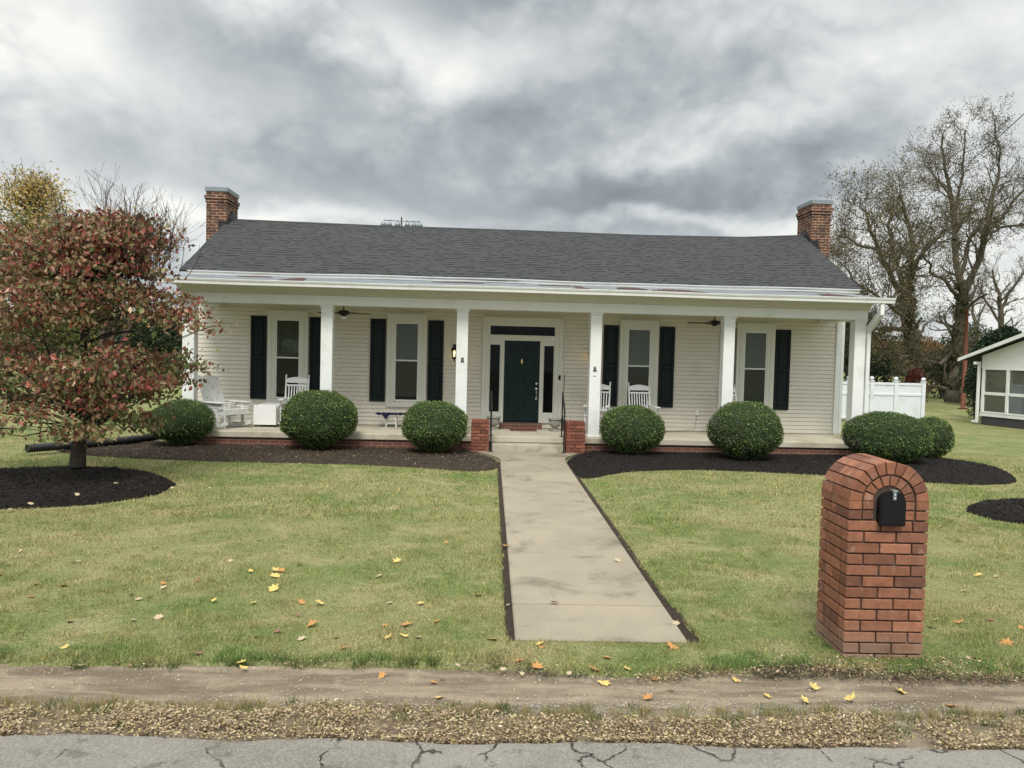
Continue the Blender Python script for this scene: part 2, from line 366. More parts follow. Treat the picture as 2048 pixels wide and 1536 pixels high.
def concmat(name, base, stain, sc=1.0, warm=(.42, .37, .28)):
    m = bpy.data.materials.new(name); m.use_nodes = True; t = NT(m.node_tree); b = m.node_tree.nodes['Principled BSDF']
    co = t.new('ShaderNodeTexCoord').outputs['Object']
    c = t.mix(t.mapr(t.noise(co, .9 * sc, 6, .6), .35, .65), base, warm)
    c = t.mix(t.mapr(t.noise(co, 1.7 * sc, 8, .62, .6), .50, .70, 0, .75), c, stain)
    sp = t.ramp(t.noise(co, 170, 2, .7), [(.30, .6), (.46, 1.0), (.60, 1.0), (.74, 1.35)])
    c = t.mix(1.0, c, sp, 'MULTIPLY')
    c = t.mix(t.mapr(t.noise(co, 45, 3, .6), .66, .72, 0, .5), c, (.11, .09, .07))
    t.set(b.inputs['Base Color'], c); b.inputs['Roughness'].default_value = .9; b.inputs['Specular IOR Level'].default_value = .2
    bp = t.new('ShaderNodeBump'); bp.inputs['Strength'].default_value = .5; bp.inputs['Distance'].default_value = .004
    t.set(bp.inputs['Height'], t.noise(co, 140, 5, .7)); t.l.new(bp.outputs[0], b.inputs['Normal']); return m
M['walk'] = concmat('walk_concrete', (.262, .226, .168), (.135, .115, .088), warm=(.315, .270, .200))
M['porch'] = concmat('porch_concrete', (.44, .40, .31), (.33, .28, .2), .8, (.50, .46, .36))
M['slabedge'] = M['porch']
M['steps'] = concmat('step_concrete', (.36, .33, .26), (.17, .16, .125), 1.3, (.42, .38, .3))

def lawn_color(t, co):
    big = t.noise(co, .33, 6, .62, .3); mid = t.noise(co, 1.5, 6, .6, .4); fine = t.noise(co, 11, 4, .65)
    c = t.mix(t.mapr(big, .40, .60), (.180, .218, .072), (.265, .262, .112))
    c = t.mix(t.mapr(mid, .47, .66, 0, .8), c, (.33, .305, .15))
    c = t.mix(t.mapr(mid, .44, .28, 0, .55), c, (.105, .185, .042))
    c = t.mix(t.mapr(fine, .5, .78, 0, .45), c, (.42, .37, .21))
    c = t.mix(t.mapr(fine, .46, .22, 0, .6), c, (.075, .105, .03))
    return c
def lawnmat(name, ground=True):
    m = bpy.data.materials.new(name); m.use_nodes = True; t = NT(m.node_tree); b = m.node_tree.nodes['Principled BSDF']
    co = t.new('ShaderNodeTexCoord').outputs['Object']; c = lawn_color(t, co)
    if ground:
        f = t.noise(co, 60, 4, .75); c = t.mix(1.0, c, t.ramp(f, [(.25, .22), (.5, .78), (.75, 1.5)]), 'MULTIPLY')
        bp = t.new('ShaderNodeBump'); bp.inputs['Strength'].default_value = .8; bp.inputs['Distance'].default_value = .02
        t.set(bp.inputs['Height'], t.noise(co, 55, 5, .75)); t.l.new(bp.outputs[0], b.inputs['Normal'])
        t.set(b.inputs['Base Color'], c); b.inputs['Roughness'].default_value = .95; b.inputs['Specular IOR Level'].default_value = .1
    else:
        v = t.new('ShaderNodeVertexColor', layer_name='Col').outputs[0]; c = t.mix(1.0, c, v, 'MULTIPLY')
        t.set(b.inputs['Base Color'], c); b.inputs['Roughness'].default_value = .75; b.inputs['Specular IOR Level'].default_value = .2
        tr = t.new('ShaderNodeBsdfTranslucent'); t.set(tr.inputs[0], c); mx = t.new('ShaderNodeMixShader'); mx.inputs[0].default_value = .3
        t.l.new(b.outputs[0], mx.inputs[1]); t.l.new(tr.outputs[0], mx.inputs[2]); t.l.new(mx.outputs[0], m.node_tree.nodes['Material Output'].inputs[0])
    return m
M['lawn'] = lawnmat('lawn_soil'); M['lawnblade'] = lawnmat('lawn_blades', False)

def dirtmat():
    m = bpy.data.materials.new('dirt'); m.use_nodes = True; t = NT(m.node_tree); b = m.node_tree.nodes['Principled BSDF']
    co = t.new('ShaderNodeTexCoord').outputs['Object']; mp = t.new('ShaderNodeMapping'); t.set(mp.inputs[0], co); mp.inputs['Scale'].default_value = (.35, 2.2, 1)
    st = t.noise(mp.outputs[0], 3.5, 7, .6, .3)
    c = t.mix(t.mapr(st, .35, .62), (.30, .245, .175), (.165, .130, .092))
    c = t.mix(t.mapr(t.noise(co, 5, 6, .6), .55, .7, 0, .5), c, (.36, .30, .22))
    g = t.noise(co, 75, 3, .8); c = t.mix(t.mapr(g, .62, .70, 0, .8), c, (.42, .38, .31)); c = t.mix(t.mapr(g, .38, .30, 0, .7), c, (.06, .048, .036))
    t.set(b.inputs['Base Color'], c); b.inputs['Roughness'].default_value = .95; b.inputs['Specular IOR Level'].default_value = .1
    bp = t.new('ShaderNodeBump'); bp.inputs['Strength'].default_value = .9; bp.inputs['Distance'].default_value = .012
    t.set(bp.inputs['Height'], t.math('ADD', g, t.math('MULTIPLY', t.noise(co, 22, 5, .6), 1.2))); t.l.new(bp.outputs[0], b.inputs['Normal']); return m
M['dirt'] = dirtmat()
def roadmat():
    m = bpy.data.materials.new('asphalt'); m.use_nodes = True; t = NT(m.node_tree); b = m.node_tree.nodes['Principled BSDF']
    co = t.new('ShaderNodeTexCoord').outputs['Object']
    c = t.mix(t.mapr(t.noise(co, 1.2, 6, .6), .35, .65), (.185, .168, .140), (.245, .226, .192))
    v = t.new('ShaderNodeTexVoronoi'); t.set(v.inputs[0], co); v.inputs['Scale'].default_value = 95
    c = t.mix(t.mapr(v.outputs[1], .3, .95, 0, .55), c, (.34, .32, .28)); g = t.noise(co, 210, 3, .8)
    c = t.mix(t.mapr(g, .44, .34, 0, .85), c, (.055, .052, .048)); c = t.mix(t.mapr(g, .62, .70, 0, .8), c, (.42, .40, .35))
    wv = t.new('ShaderNodeVectorMath', operation='ADD'); t.set(wv.inputs[0], co)
    nn = t.new('ShaderNodeTexNoise'); t.set(nn.inputs['Vector'], co); nn.inputs['Scale'].default_value = 5; nn.inputs['Detail'].default_value = 6
    sc = t.new('ShaderNodeVectorMath', operation='SCALE'); t.set(sc.inputs[0], nn.outputs['Color']); sc.inputs['Scale'].default_value = .22; t.set(wv.inputs[1], sc.outputs[0])
    cr = t.new('ShaderNodeTexVoronoi', feature='DISTANCE_TO_EDGE'); t.set(cr.inputs[0], wv.outputs[0]); cr.inputs['Scale'].default_value = 1.9
    thin = t.math('MULTIPLY', t.mapr(t.math('ADD', cr.outputs[0], t.math('MULTIPLY', t.noise(co, 60, 4, .8), .03)), .036, .017), t.mapr(t.noise(co, 38, 4, .7), .38, .50)); patch = t.mapr(t.noise(co, 2.3, 4, .5), .43, .52)
    k = t.math('MULTIPLY', thin, patch)
    c = t.mix(t.math('MULTIPLY', t.mapr(t.noise(co, 6, 6, .7), .56, .64), .6), c, (.10, .092, .08))
    c = t.mix(k, c, (.035, .033, .03))
    t.set(b.inputs['Base Color'], c); b.inputs['Roughness'].default_value = .9; b.inputs['Specular IOR Level'].default_value = .2
    bp = t.new('ShaderNodeBump'); bp.inputs['Strength'].default_value = .8; bp.inputs['Distance'].default_value = .006
    t.set(bp.inputs['Height'], t.math('SUBTRACT', g, t.math('MULTIPLY', k, 2.0))); t.l.new(bp.outputs[0], b.inputs['Normal']); return m
M['road'] = roadmat()
def mulchmat(name, a, b_, c_):
    m = bpy.data.materials.new(name); m.use_nodes = True; t = NT(m.node_tree); b = m.node_tree.nodes['Principled BSDF']
    co = t.new('ShaderNodeTexCoord').outputs['Object']
    c = t.mix(t.mapr(t.noise(co, 50, 4, .75, .5), .4, .62), a, b_); c = t.mix(t.mapr(t.noise(co, 85, 3, .7), .63, .70, 0, .8), c, c_)
    t.set(b.inputs['Base Color'], c); b.inputs['Roughness'].default_value = .95; b.inputs['Specular IOR Level'].default_value = .15
    bp = t.new('ShaderNodeBump'); bp.inputs['Strength'].default_value = 1.0; bp.inputs['Distance'].default_value = .03
    t.set(bp.inputs['Height'], t.noise(co, 48, 5, .75, .5)); t.l.new(bp.outputs[0], b.inputs['Normal']); return m
M['mulchL'] = mulchmat('old_mulch', (.036, .027, .020), (.078, .058, .042), (.20, .16, .10))
M['mulchR'] = mulchmat('fresh_black_mulch', (.010, .0085, .008), (.024, .019, .016), (.04, .032, .026))

def roofmat():
    m = bpy.data.materials.new('asphalt_shingles'); m.use_nodes = True; t = NT(m.node_tree); b = m.node_tree.nodes['Principled BSDF']
    co = t.new('ShaderNodeTexCoord').outputs['Object']; sp = t.new('ShaderNodeSeparateXYZ'); t.l.new(co, sp.inputs[0])
    yr = t.math('DIVIDE', sp.outputs[1], .142); row = t.math('FLOOR', yr); fy = t.math('FRACT', yr)
    cb = t.new('ShaderNodeCombineXYZ'); t.set(cb.inputs[1], row); wn = t.new('ShaderNodeTexWhiteNoise', noise_dimensions='2D'); t.l.new(cb.outputs[0], wn.inputs['Vector'])
    xs = t.math('ADD', t.math('DIVIDE', sp.outputs[0], .12), t.math('MULTIPLY', wn.outputs[0], 17.0)); colm = t.math('FLOOR', xs)
    cb2 = t.new('ShaderNodeCombineXYZ'); t.set(cb2.inputs[0], colm); t.set(cb2.inputs[1], row)
    w2 = t.new('ShaderNodeTexWhiteNoise', noise_dimensions='2D'); t.l.new(cb2.outputs[0], w2.inputs['Vector'])
    tab = t.math('GREATER_THAN', w2.outputs[0], .54)
    dash = t.math('MULTIPLY', tab, t.math('LESS_THAN', fy, .42)); line = t.math('LESS_THAN', fy, .10)
    f = t.math('SUBTRACT', t.math('ADD', .90, t.math('MULTIPLY', w2.outputs[0], .30)), t.math('ADD', t.math('MULTIPLY', dash, .68), t.math('MULTIPLY', line, .25)))
    f = t.math('MULTIPLY', f, t.math('ADD', .8, t.math('MULTIPLY', t.noise(co, 1.1, 6, .6), .4)))
    f = t.math('MULTIPLY', f, t.math('ADD', .7, t.math('MULTIPLY', t.noise(co, 120, 3, .8), .6)))
    vm = t.new('ShaderNodeVectorMath', operation='SCALE'); vm.inputs[0].default_value = (.048, .0485, .050); t.set(vm.inputs['Scale'], f)
    c = t.mix(t.mapr(t.noise(co, 1.7, 5, .6), .5, .7, 0, .4), vm.outputs[0], (.058, .054, .051))
    t.set(b.inputs['Base Color'], c); b.inputs['Roughness'].default_value = .93; b.inputs['Specular IOR Level'].default_value = .2
    bp = t.new('ShaderNodeBump'); bp.inputs['Strength'].default_value = .5; bp.inputs['Distance'].default_value = .01
    t.set(bp.inputs['Height'], f); t.l.new(bp.outputs[0], b.inputs['Normal']); return m
M['roof'] = roofmat()
def brickfacemat():
    m = bpy.data.materials.new('mailbox_brick'); m.use_nodes = True; t = NT(m.node_tree); b = m.node_tree.nodes['Principled BSDF']
    co = t.new('ShaderNodeTexCoord').outputs['Object']; v = t.new('ShaderNodeVertexColor', layer_name='Col').outputs[0]
    c = t.mix(1.0, v, t.ramp(t.noise(co, 16, 6, .65), [(.3, .74), (.7, 1.2)]), 'MULTIPLY')
    c = t.mix(1.0, c, t.ramp(t.noise(co, 160, 3, .8), [(.3, .72), (.7, 1.25)]), 'MULTIPLY')
    sp = t.new('ShaderNodeSeparateXYZ'); t.l.new(co, sp.inputs[0])
    mud = t.math('MULTIPLY', t.mapr(t.math('ADD', sp.outputs[2], t.math('MULTIPLY', t.noise(co, 7, 4), .16)), .36, .10), .65)
    c = t.mix(mud, c, (.25, .18, .135))
    c = t.mix(t.mapr(t.noise(co, 11, 5, .6), .58, .70, 0, .38), c, (.36, .27, .21))
    c = t.mix(t.mapr(t.noise(co, 5, 6, .65), .52, .66, 0, .42), c, (.11, .055, .038))
    t.set(b.inputs['Base Color'], c); b.inputs['Roughness'].default_value = .85; b.inputs['Specular IOR Level'].default_value = .25
    bp = t.new('ShaderNodeBump'); bp.inputs['Strength'].default_value = .5; bp.inputs['Distance'].default_value = .003
    t.set(bp.inputs['Height'], t.noise(co, 120, 5, .7)); t.l.new(bp.outputs[0], b.inputs['Normal']); return m
M['mbrick'] = brickfacemat()
M['mortar'] = mat('mortar', (.070, .052, .040), .95, 30, .5, .9, 120, dirt=((.30, .265, .22), 1.0, 4))

# =================================================================== GROUND
def gridmesh(name, x0, x1, y0, y1, nx, ny, zf, m, kind='structure'):
    xs = np.linspace(x0, x1, nx); ys = np.linspace(y0, y1, ny); X, Y = np.meshgrid(xs, ys); Z = zf(X, Y)
    me = bpy.data.meshes.new(name); v = np.stack([X, Y, Z], -1).reshape(-1, 3)
    i = np.arange(ny - 1)[:, None] * nx + np.arange(nx - 1)[None, :]; f = np.stack([i, i + 1, i + nx + 1, i + nx], -1).reshape(-1, 4)
    me.from_pydata(v.tolist(), [], f.tolist()); me.materials.append(m); finish(me, np.ones((len(f), 3), np.float32), np.ones(len(f), bool))
    o = bpy.data.objects.new(name, me); COL.objects.link(o); return tag(o, kind=kind)
def snoise(X, Y, s, seed=0):
    """cheap smooth value noise"""
    r = np.random.default_rng(seed); G = r.random((256, 256)); x = X * s + 1000; y = Y * s + 1000
    xi = np.floor(x).astype(int); yi = np.floor(y).astype(int); fx = x - xi; fy = y - yi; fx = fx * fx * (3 - 2 * fx); fy = fy * fy * (3 - 2 * fy)
    a = G[xi % 256, yi % 256]; b = G[(xi + 1) % 256, yi % 256]; c = G[xi % 256, (yi + 1) % 256]; d = G[(xi + 1) % 256, (yi + 1) % 256]
    return (a * (1 - fx) + b * fx) * (1 - fy) + (c * (1 - fx) + d * fx) * fy - .5
mb = MB(); mb.add([(-700, -60, -.10), (700, -60, -.10), (700, 9.44, -.10), (-700, 9.44, -.10), (-700, 9.45, -.012), (700, 9.45, -.012), (700, 1400, -.012), (-700, 1400, -.012)], [(0, 1, 2, 3), (3, 2, 5, 4), (4, 5, 6, 7)]); tag(mb.build('ground', M['lawn']), kind='structure')
EDGE = lambda X: 4.995 - .035 * X / 3 + .16 * snoise(X, X * 0, 1.1, 3) + .07 * snoise(X, X * 0, 5.0, 4)     # front rim of the lawn
ROADE = lambda X: 4.035 - .0085 * X + .05 * snoise(X, X * 0, 2.2, 5) + .03 * snoise(X, X * 0, 9, 6)
gridmesh('verge', -30, 30, 2.5, 5.02, 900, 90, lambda X, Y: -.004 + .022 * snoise(X, Y, 3, 8) * (Y > 4.1) + .012 * snoise(X, Y, 12, 9)
         + .022 * np.clip(1 - np.abs(Y - 4.24) / .16, 0, 1), M['dirt'])
xs = np.linspace(-30, 30, 1200); rv = [(x, -14, .012) for x in xs] + [(x, float(ROADE(np.array([x]))[0]), .016) for x in xs]; nxs = len(xs)
mb = MB(); mb.add(rv, [(i, i + 1, nxs + i + 1, nxs + i) for i in range(nxs - 1)]); mb.add([(x, float(ROADE(np.array([x]))[0]), .016) for x in xs] + [(x, float(ROADE(np.array([x]))[0]) + .02, -.03) for x in xs], [(i, i + 1, nxs + i + 1, nxs + i) for i in range(nxs - 1)])
tag(mb.build('road', M['road']), kind='structure')
# lawn strip with small relief where it is close to the camera
def lawnz(X, Y):
    e = EDGE(X); return np.where((X > .150 - .03 * snoise(Y, Y * 0, 6, 51)) & (X < 1.575 + .05 * snoise(Y, Y * 0, 5, 52) + .02 * (7 - Y).clip(0, 2)) & (Y > 5.50), -.03, np.where(Y > e, .006 + .014 * np.clip((Y - e) / .15, 0, 1) + .018 * snoise(X, Y, .8, 11) + .008 * snoise(X, Y, 6, 12) - (.026 + .018 * snoise(X, Y, .8, 11) + .008 * snoise(X, Y, 6, 12)) * np.clip((Y - 7.6) / 1.8, 0, 1), -.05))
gridmesh('lawn', -13, 13, 4.8, 9.5, 700, 140, lawnz, M['lawn'])

def inpoly(X, Y, poly):
    r = np.zeros(X.shape, bool); n = len(poly)
    for i in range(n):
        x1, y1 = poly[i]; x2, y2 = poly[(i + 1) % n]
        c = ((y1 > Y) != (y2 > Y)) & (X < (x2 - x1) * (Y - y1) / (y2 - y1 + 1e-12) + x1); r ^= c
    return r
def smoothpoly(P, it=3):
    P = [np.array(p, float) for p in P]
    for _ in range(it):
        Q = []
        for i in range(len(P)): a, b = P[i], P[(i + 1) % len(P)]; Q += [a * .75 + b * .25, a * .25 + b * .75]
        P = Q
    return [tuple(p) for p in P]
# ---- the concrete walk
WALK = [(.224, 5.50), (1.489, 5.47), (1.488, 14.75), (1.53, 15.2), (1.79, 15.85), (1.98, 16.2), (-.35, 16.2), (-.20, 15.85), (.10, 15.35), (.222, 14.75)]
mb = MB(); mb.prism([(.165, 5.53), (1.68, 5.53), (1.575, 7.5), (1.56, 14.7), (.165, 14.7)], -.06, .004, 'z'); tag(mb.build('walk_edging', M['mulchL']), kind='structure')
mb = MB(); ys = [5.49, 6.29, 8.43, 10.48, 12.55, 14.70]
for a, b in zip(ys[:-1], ys[1:]):
    z = .035 + random.uniform(-.004, .004)
    mb.cbox(.224, 1.489, a + .011, b - .011, -.05, z, .012)
for yj in ys[1:-1]: jb = MB(); jb.box(.226, 1.487, yj - .0105, yj + .0105, 0, .024); tag(jb.build('walk_joint', M['mulchL']), kind='structure')
mb.prism([(.224, 14.706), (1.489, 14.706), (1.50, 15.1), (1.60, 15.45), (1.79, 15.85), (2.02, 16.3), (-.40, 16.3), (-.22, 15.9), (.06, 15.45), (.20, 15.1)], -.05, .036, 'z')
tag(mb.build('walk', M['walk']), kind='structure')
# ---- mulch beds
HL = lambda x, y: tuple((H(x, y))[:2])
BEDL = smoothpoly([(-8.9, 15.9), (-8.3, 14.9), (-7.2, 14.4), (-5.24, 14.07), (-2.54, 14.12), (-1.14, 13.84), (-.30, 13.45), (.20, 13.85), (.17, 15.1), (-.18, 15.75), (-.45, 16.3), HL(-1.2, .06), HL(-7.2, .06), (-7.6, 17.2), (-8.6, 17.0)], 3)
BEDR = smoothpoly([(1.80, 15.9), (1.53, 15.0), (1.50, 14.2), (1.53, 13.0), (1.75, 13.0), (2.28, 13.68), (3.0, 14.1), (4.0, 14.34), (5.43, 14.12), (6.3, 13.9), (7.7, 13.3), (8.56, 13.15), (9.4, 13.4), (9.85, 14.0), (10.45, 15.3), (10.2, 16.3), (9.3, 16.9), HL(7.6, .06), HL(1.3, .06), (2.05, 16.25)], 3)
def ell(cx, cy, rx, ry, n=60): return [(cx + rx * math.cos(2 * math.pi * k / n) * (1 + .02 * math.sin(5 * k)), cy + ry * math.sin(2 * math.pi * k / n)) for k in range(n)]
RINGL = ell(-6.42, 11.15, 1.80, 1.45); RINGR = ell(8.35, 10.55, 1.5, 1.02)
def bed(name, poly, m, hump=.05, g=.035):
    P = np.array(poly); x0, y0 = P.min(0); x1, y1 = P.max(0); nx = int((x1 - x0) / g) + 2; ny = int((y1 - y0) / g) + 2
    xs = np.linspace(x0, x1, nx); ys = np.linspace(y0, y1, ny); X, Y = np.meshgrid(xs, ys)
    d = np.full(X.shape, 9.0)
    for i in range(len(P)):
        a = P[i]; b = P[(i + 1) % len(P)]; ab = b - a; L = (ab ** 2).sum() + 1e-9; t = (((X - a[0]) * ab[0] + (Y - a[1]) * ab[1]) / L).clip(0, 1)
        d = np.minimum(d, np.hypot(X - a[0] - t * ab[0], Y - a[1] - t * ab[1]))
    ins = inpoly(X, Y, poly); k = np.clip(d / .35, 0, 1)
    Z = np.where(ins, .006 + hump * k * (2 - k) * .8 + .022 * snoise(X, Y, 14, 21) * k + .03 * snoise(X, Y, 3, 22) * k, -.03)
    v = np.stack([X, Y, Z], -1).reshape(-1, 3); i = np.arange(ny - 1)[:, None] * nx + np.arange(nx - 1)[None, :]
    I = ins; keep = (I[:-1, :-1] | I[1:, :-1] | I[:-1, 1:] | I[1:, 1:]).ravel(); f = np.stack([i, i + 1, i + nx + 1, i + nx], -1).reshape(-1, 4)[keep]
    used = np.unique(f); mp = np.full(len(v), -1); mp[used] = np.arange(len(used)); me = bpy.data.meshes.new(name)
    me.from_pydata(v[used].tolist(), [], mp[f].tolist()); me.materials.append(m); finish(me, np.ones((len(f), 3), np.float32), np.ones(len(f), bool))
    o = bpy.data.objects.new(name, me); COL.objects.link(o); tag(o, kind='structure'); return X[ins], Y[ins], Z[ins]
bL = bed('mulch_bed', BEDL, M['mulchL'], .05); bR = bed('mulch_bed', BEDR, M['mulchR'], .09); rL = bed('mulch_bed', RINGL, M['mulchR'], .16); rR = bed('mulch_bed', RINGR, M['mulchR'], .13)
def chips(name, B, n, cols, wts, size, label_kind='stuff'):
    X, Y, Z = B; i = rng.integers(0, len(X), n); C = np.stack([X[i] + rng.uniform(-.02, .02, n), Y[i] + rng.uniform(-.02, .02, n), Z[i] + rng.uniform(.002, .016, n)], 1)
    V = rdir(n) * np.array([1, 1, .3]); V /= np.linalg.norm(V, axis=1, keepdims=True); N = np.array([0, 0, 1.0]) + .6 * rdir(n); U = np.cross(N, V); U /= np.linalg.norm(U, axis=1, keepdims=True)
    s = size * rng.uniform(.5, 1.4, (n, 1)); return tag(leafmesh(name, C, U * s * .3, V * s, pal(n, cols, wts, .25), M['dry'], fold=.1), kind='stuff')
chips('mulch_chips', bL, 9000, [(.05, .037, .027), (.09, .068, .046), (.27, .21, .13), (.14, .14, .06)], [4, 4, 1.6, .8], .022)
chips('mulch_chips', bR, 8000, [(.010, .009, .008), (.024, .019, .016), (.12, .09, .06)], [5, 4, .12], .024)
chips('mulch_chips', rL, 5000, [(.010, .009, .008), (.026, .02, .016)], [5, 4], .026)
chips('mulch_chips', rR, 2500, [(.010, .009, .008), (.03, .022, .018)], [5, 4], .026)

# ---- grass blades
MBX, MBY, MBW, MBD = 2.522, 5.262, .562, .47      # brick mailbox: front left corner, width, depth
def grass(n, y0, y1, hmin, hmax, wd, name='lawn_grass', dens=None):
    half = lambda y: (y * .69 + .5)
    Y = y0 + (y1 - y0) * rng.random(n); X = rng.uniform(-1, 1, n) * half(Y) + .03 * Y
    ok = (Y > EDGE(X) + .01) & ~inpoly(X, Y, BEDL) & ~inpoly(X, Y, BEDR) & ~inpoly(X, Y, RINGL) & ~inpoly(X, Y, RINGR)
    ok &= ~((X > .165 + .04 * snoise(Y, Y * 0, 6, 51)) & (X < 1.54 + .05 * snoise(Y, Y * 0, 5, 52) + .02 * (7 - Y).clip(0, 2)) & (Y > 5.50)) & ~((X > MBX - .01) & (X < MBX + MBW + .01) & (Y > MBY - .01) & (Y < MBY + MBD))
    ok &= ~((Y > 14.5) & (X > -.6) & (X < 2.1)); ok &= ~((Y > 15.9) & (X > -7.3) & (X < 9.3))
    tuft = snoise(X, Y, 7, 31) + .6 * snoise(X, Y, 1.6, 32); ok &= rng.random(n) < (.72 + .9 * tuft); X, Y = X[ok], Y[ok]; n = len(X); tuft = tuft[ok]
    e = EDGE(X); near = np.clip(1 - (Y - e) / .35, 0, 1)
    z0 = np.where(Y < 9.4, (.012 + .018 * snoise(X, Y, .8, 11)) * (1 - np.clip((Y - 7.6) / 1.8, 0, 1)) - .012 * np.clip((Y - 7.6) / 1.8, 0, 1), -.012)
    h = rng.uniform(hmin, hmax, n) * (1 + .8 * tuft) * (1 + .7 * near * (snoise(X, Y, 2.4, 33) > .02))
    lean = rdir(n) * .62; lean[:, 2] = 1; V = lean / np.linalg.norm(lean, axis=1, keepdims=True) * h[:, None] * .5
    a = rng.uniform(0, math.pi, n); U = np.stack([np.cos(a), np.sin(a), a * 0], 1) * (wd * rng.uniform(.7, 1.3, n))[:, None] * .5
    C = np.stack([X, Y, z0], 1) + V
    b = rng.normal(1.08, .42, n).clip(.25, 2.3); warm = rng.random(n) < (.16 + .14 * near); col = np.stack([b, b, b], 1); lt_ = rng.random(n) < .11; col[lt_] = np.array([2.3, 1.95, 2.0]); col[warm] *= np.array([1.55, 1.25, 1.3])
    gm = (near > .25) & (snoise(X, Y, 2.4, 33) > .02); col[gm] *= np.array([.50, .78, .55])
    return tag(leafmesh(name, C, U, V, col.astype(np.float32), M['lawnblade'], tri=True), kind='stuff')
grass(170000, 4.85, 6.6, .018, .042, .0042)
grass(190000, 6.6, 10, .018, .040, .0062)
grass(150000, 10, 17.5, .02, .04, .010)
# taller seedy clumps at the rims of walk, verge and mailbox
def clumps(spots, name='grass_tuft_fringe'):
    CC = []; UU = []; VV = []; CL = []
    for (x, y, r, n, h, c) in spots:
        P = rng.normal(size=(n, 2)) * r * .5; V = rdir(n) * .55; V[:, 2] = 1; V[:, :2] += P / r * .35; V /= np.linalg.norm(V, axis=1, keepdims=True)
        V *= (h * rng.uniform(.5, 1.2, n))[:, None] * .5; a = rng.uniform(0, math.pi, n); U = np.stack([np.cos(a), np.sin(a), a * 0], 1) * .0022
        CC.append(np.stack([x + P[:, 0], y + P[:, 1], np.full(n, .0)], 1) + V); UU.append(U); VV.append(V); CL.append(pal(n, c, [1] * len(c), .25))
    return tag(leafmesh(name, np.concatenate(CC), np.concatenate(UU), np.concatenate(VV), np.concatenate(CL), M['blade'], tri=True), kind='stuff')
GR = [(.075, .125, .03), (.05, .09, .022), (.11, .15, .045)]; DRY = [(.42, .34, .18), (.33, .28, .13), (.22, .22, .08)]
sp = []
for k in range(110):
    x = rng.uniform(-4, 4.2); y = float(EDGE(np.array([x]))[0]) + rng.uniform(-.03, .16); sp.append((x, y, rng.uniform(.03, .10), 90, rng.uniform(.03, .07), GR if rng.random() < .7 else DRY))
for k in range(560):
    x = rng.uniform(-4, 4); y = 4.12 + rng.random() ** .8 * .36; sp.append((x, y, rng.uniform(.02, .08), 44, rng.uniform(.03, .07), DRY if rng.random() < .82 else GR))
for k in range(50):
    x = MBX + rng.uniform(-.1, MBW + .1); sp.append((x, MBY - rng.uniform(.0, .07), .03, 26, .04, DRY if rng.random() < .6 else GR))
for k in range(16):
    sp.append((MBX - .03, MBY + rng.uniform(0, MBD), .03, 40, .05, GR))
for k in range(90):
    x = rng.uniform(.2, 1.5); sp.append((x, 5.455 - rng.uniform(0, .05), .02, 30, .035, DRY if rng.random() < .6 else GR))
clumps(sp)
# ---- dry leaf litter by the road, gravel
def litter(n, fx, size, cols, wts, name, zb=.012, flat=.28, wr=.46):
    X, Y = fx(n); n = len(X); C = np.stack([X, Y, zb + rng.uniform(0, .03, n) + .022 * np.clip(1 - np.abs(Y - 4.24) / .16, 0, 1)], 1)
    V = rdir(n) * np.array([1, 1, flat]); V /= np.linalg.norm(V, axis=1, keepdims=True); N = np.array([0, 0, 1.0]) + .42 * rdir(n); U = np.cross(N, V); U /= np.linalg.norm(U, axis=1, keepdims=True)
    s = size * rng.uniform(.45, 1.35, (n, 1)); return tag(leafmesh(name, C, U * s * wr, V * s, pal(n, cols, wts, .2), M['dry'], fold=.18), kind='stuff')
def fx_strip(n):
    X = rng.uniform(-4.3, 4.3, n); t = rng.random(n) ** 1.25; wdt = .34 + .22 * snoise(X, X * 0, 1.3, 41); Y = ROADE(X) + .005 + t * wdt
    ok = rng.random(n) < (.70 + snoise(X, Y, 5, 42) * 1.5 - .5 * t * t); return X[ok], Y[ok]
TAN = [(.47, .37, .23), (.36, .275, .165), (.58, .48, .32), (.24, .16, .09), (.12, .08, .05), (.36, .33, .13)]
litter(50000, fx_strip, .0112, TAN, [3.4, 4, .7, 3.6, 3.6, 1.4], 'leaf_litter')
def fx_rim(n):
    X = rng.uniform(-4.3, 4.3, n); Y = EDGE(X) + rng.normal(-.02, .05, n); ok = rng.random(n) < (.35 + .6 * (X > 1.0) + snoise(X, Y, 3, 43)); return X[ok], Y[ok]
litter(9000, fx_rim, .0085, TAN[1:5], [3, 1, 3, 3], 'leaf_litter')
def fx_lawn(n):
    Y = rng.uniform(5.0, 12, n); X = rng.uniform(-1, 1, n) * (Y * .69 + .4); ok = ~((X > .1) & (X < 1.6)) & ~inpoly(X, Y, RINGL) & ~inpoly(X, Y, RINGR) & (snoise(X, Y, .7, 81) > -.15); return X[ok], Y[ok]
litter(2600, fx_lawn, .011, [(.30, .20, .10), (.42, .30, .16), (.16, .09, .05), (.40, .24, .07)], [3, 2, 3, 1], 'lawn_litter', zb=.022)
def fx_dirt(n):
    X = rng.uniform(-4.3, 4.3, n); Y = rng.uniform(4.4, 4.98, n); return X, Y
litter(2400, fx_dirt, .007, TAN, [3, 3, 2, 3, 3, .5], 'leaf_litter', zb=.006)
def fx_soil(n):
    X = rng.uniform(.2, 4.3, n); Y = EDGE(X) + rng.normal(-.05, .055, n); ok = rng.random(n) < (.25 + .3 * X / 4 + snoise(X, Y, 3, 46)); return X[ok], Y[ok]
litter(9000, fx_soil, .010, [(.055, .042, .032), (.09, .066, .046), (.035, .027, .02), (.20, .15, .09)], [3, 3, 3, 1], 'soil_crumbs')
def fx_mb(n):
    X = rng.uniform(1.8, 4.2, n); Y = 4.95 + rng.random(n) * .32; return X, Y
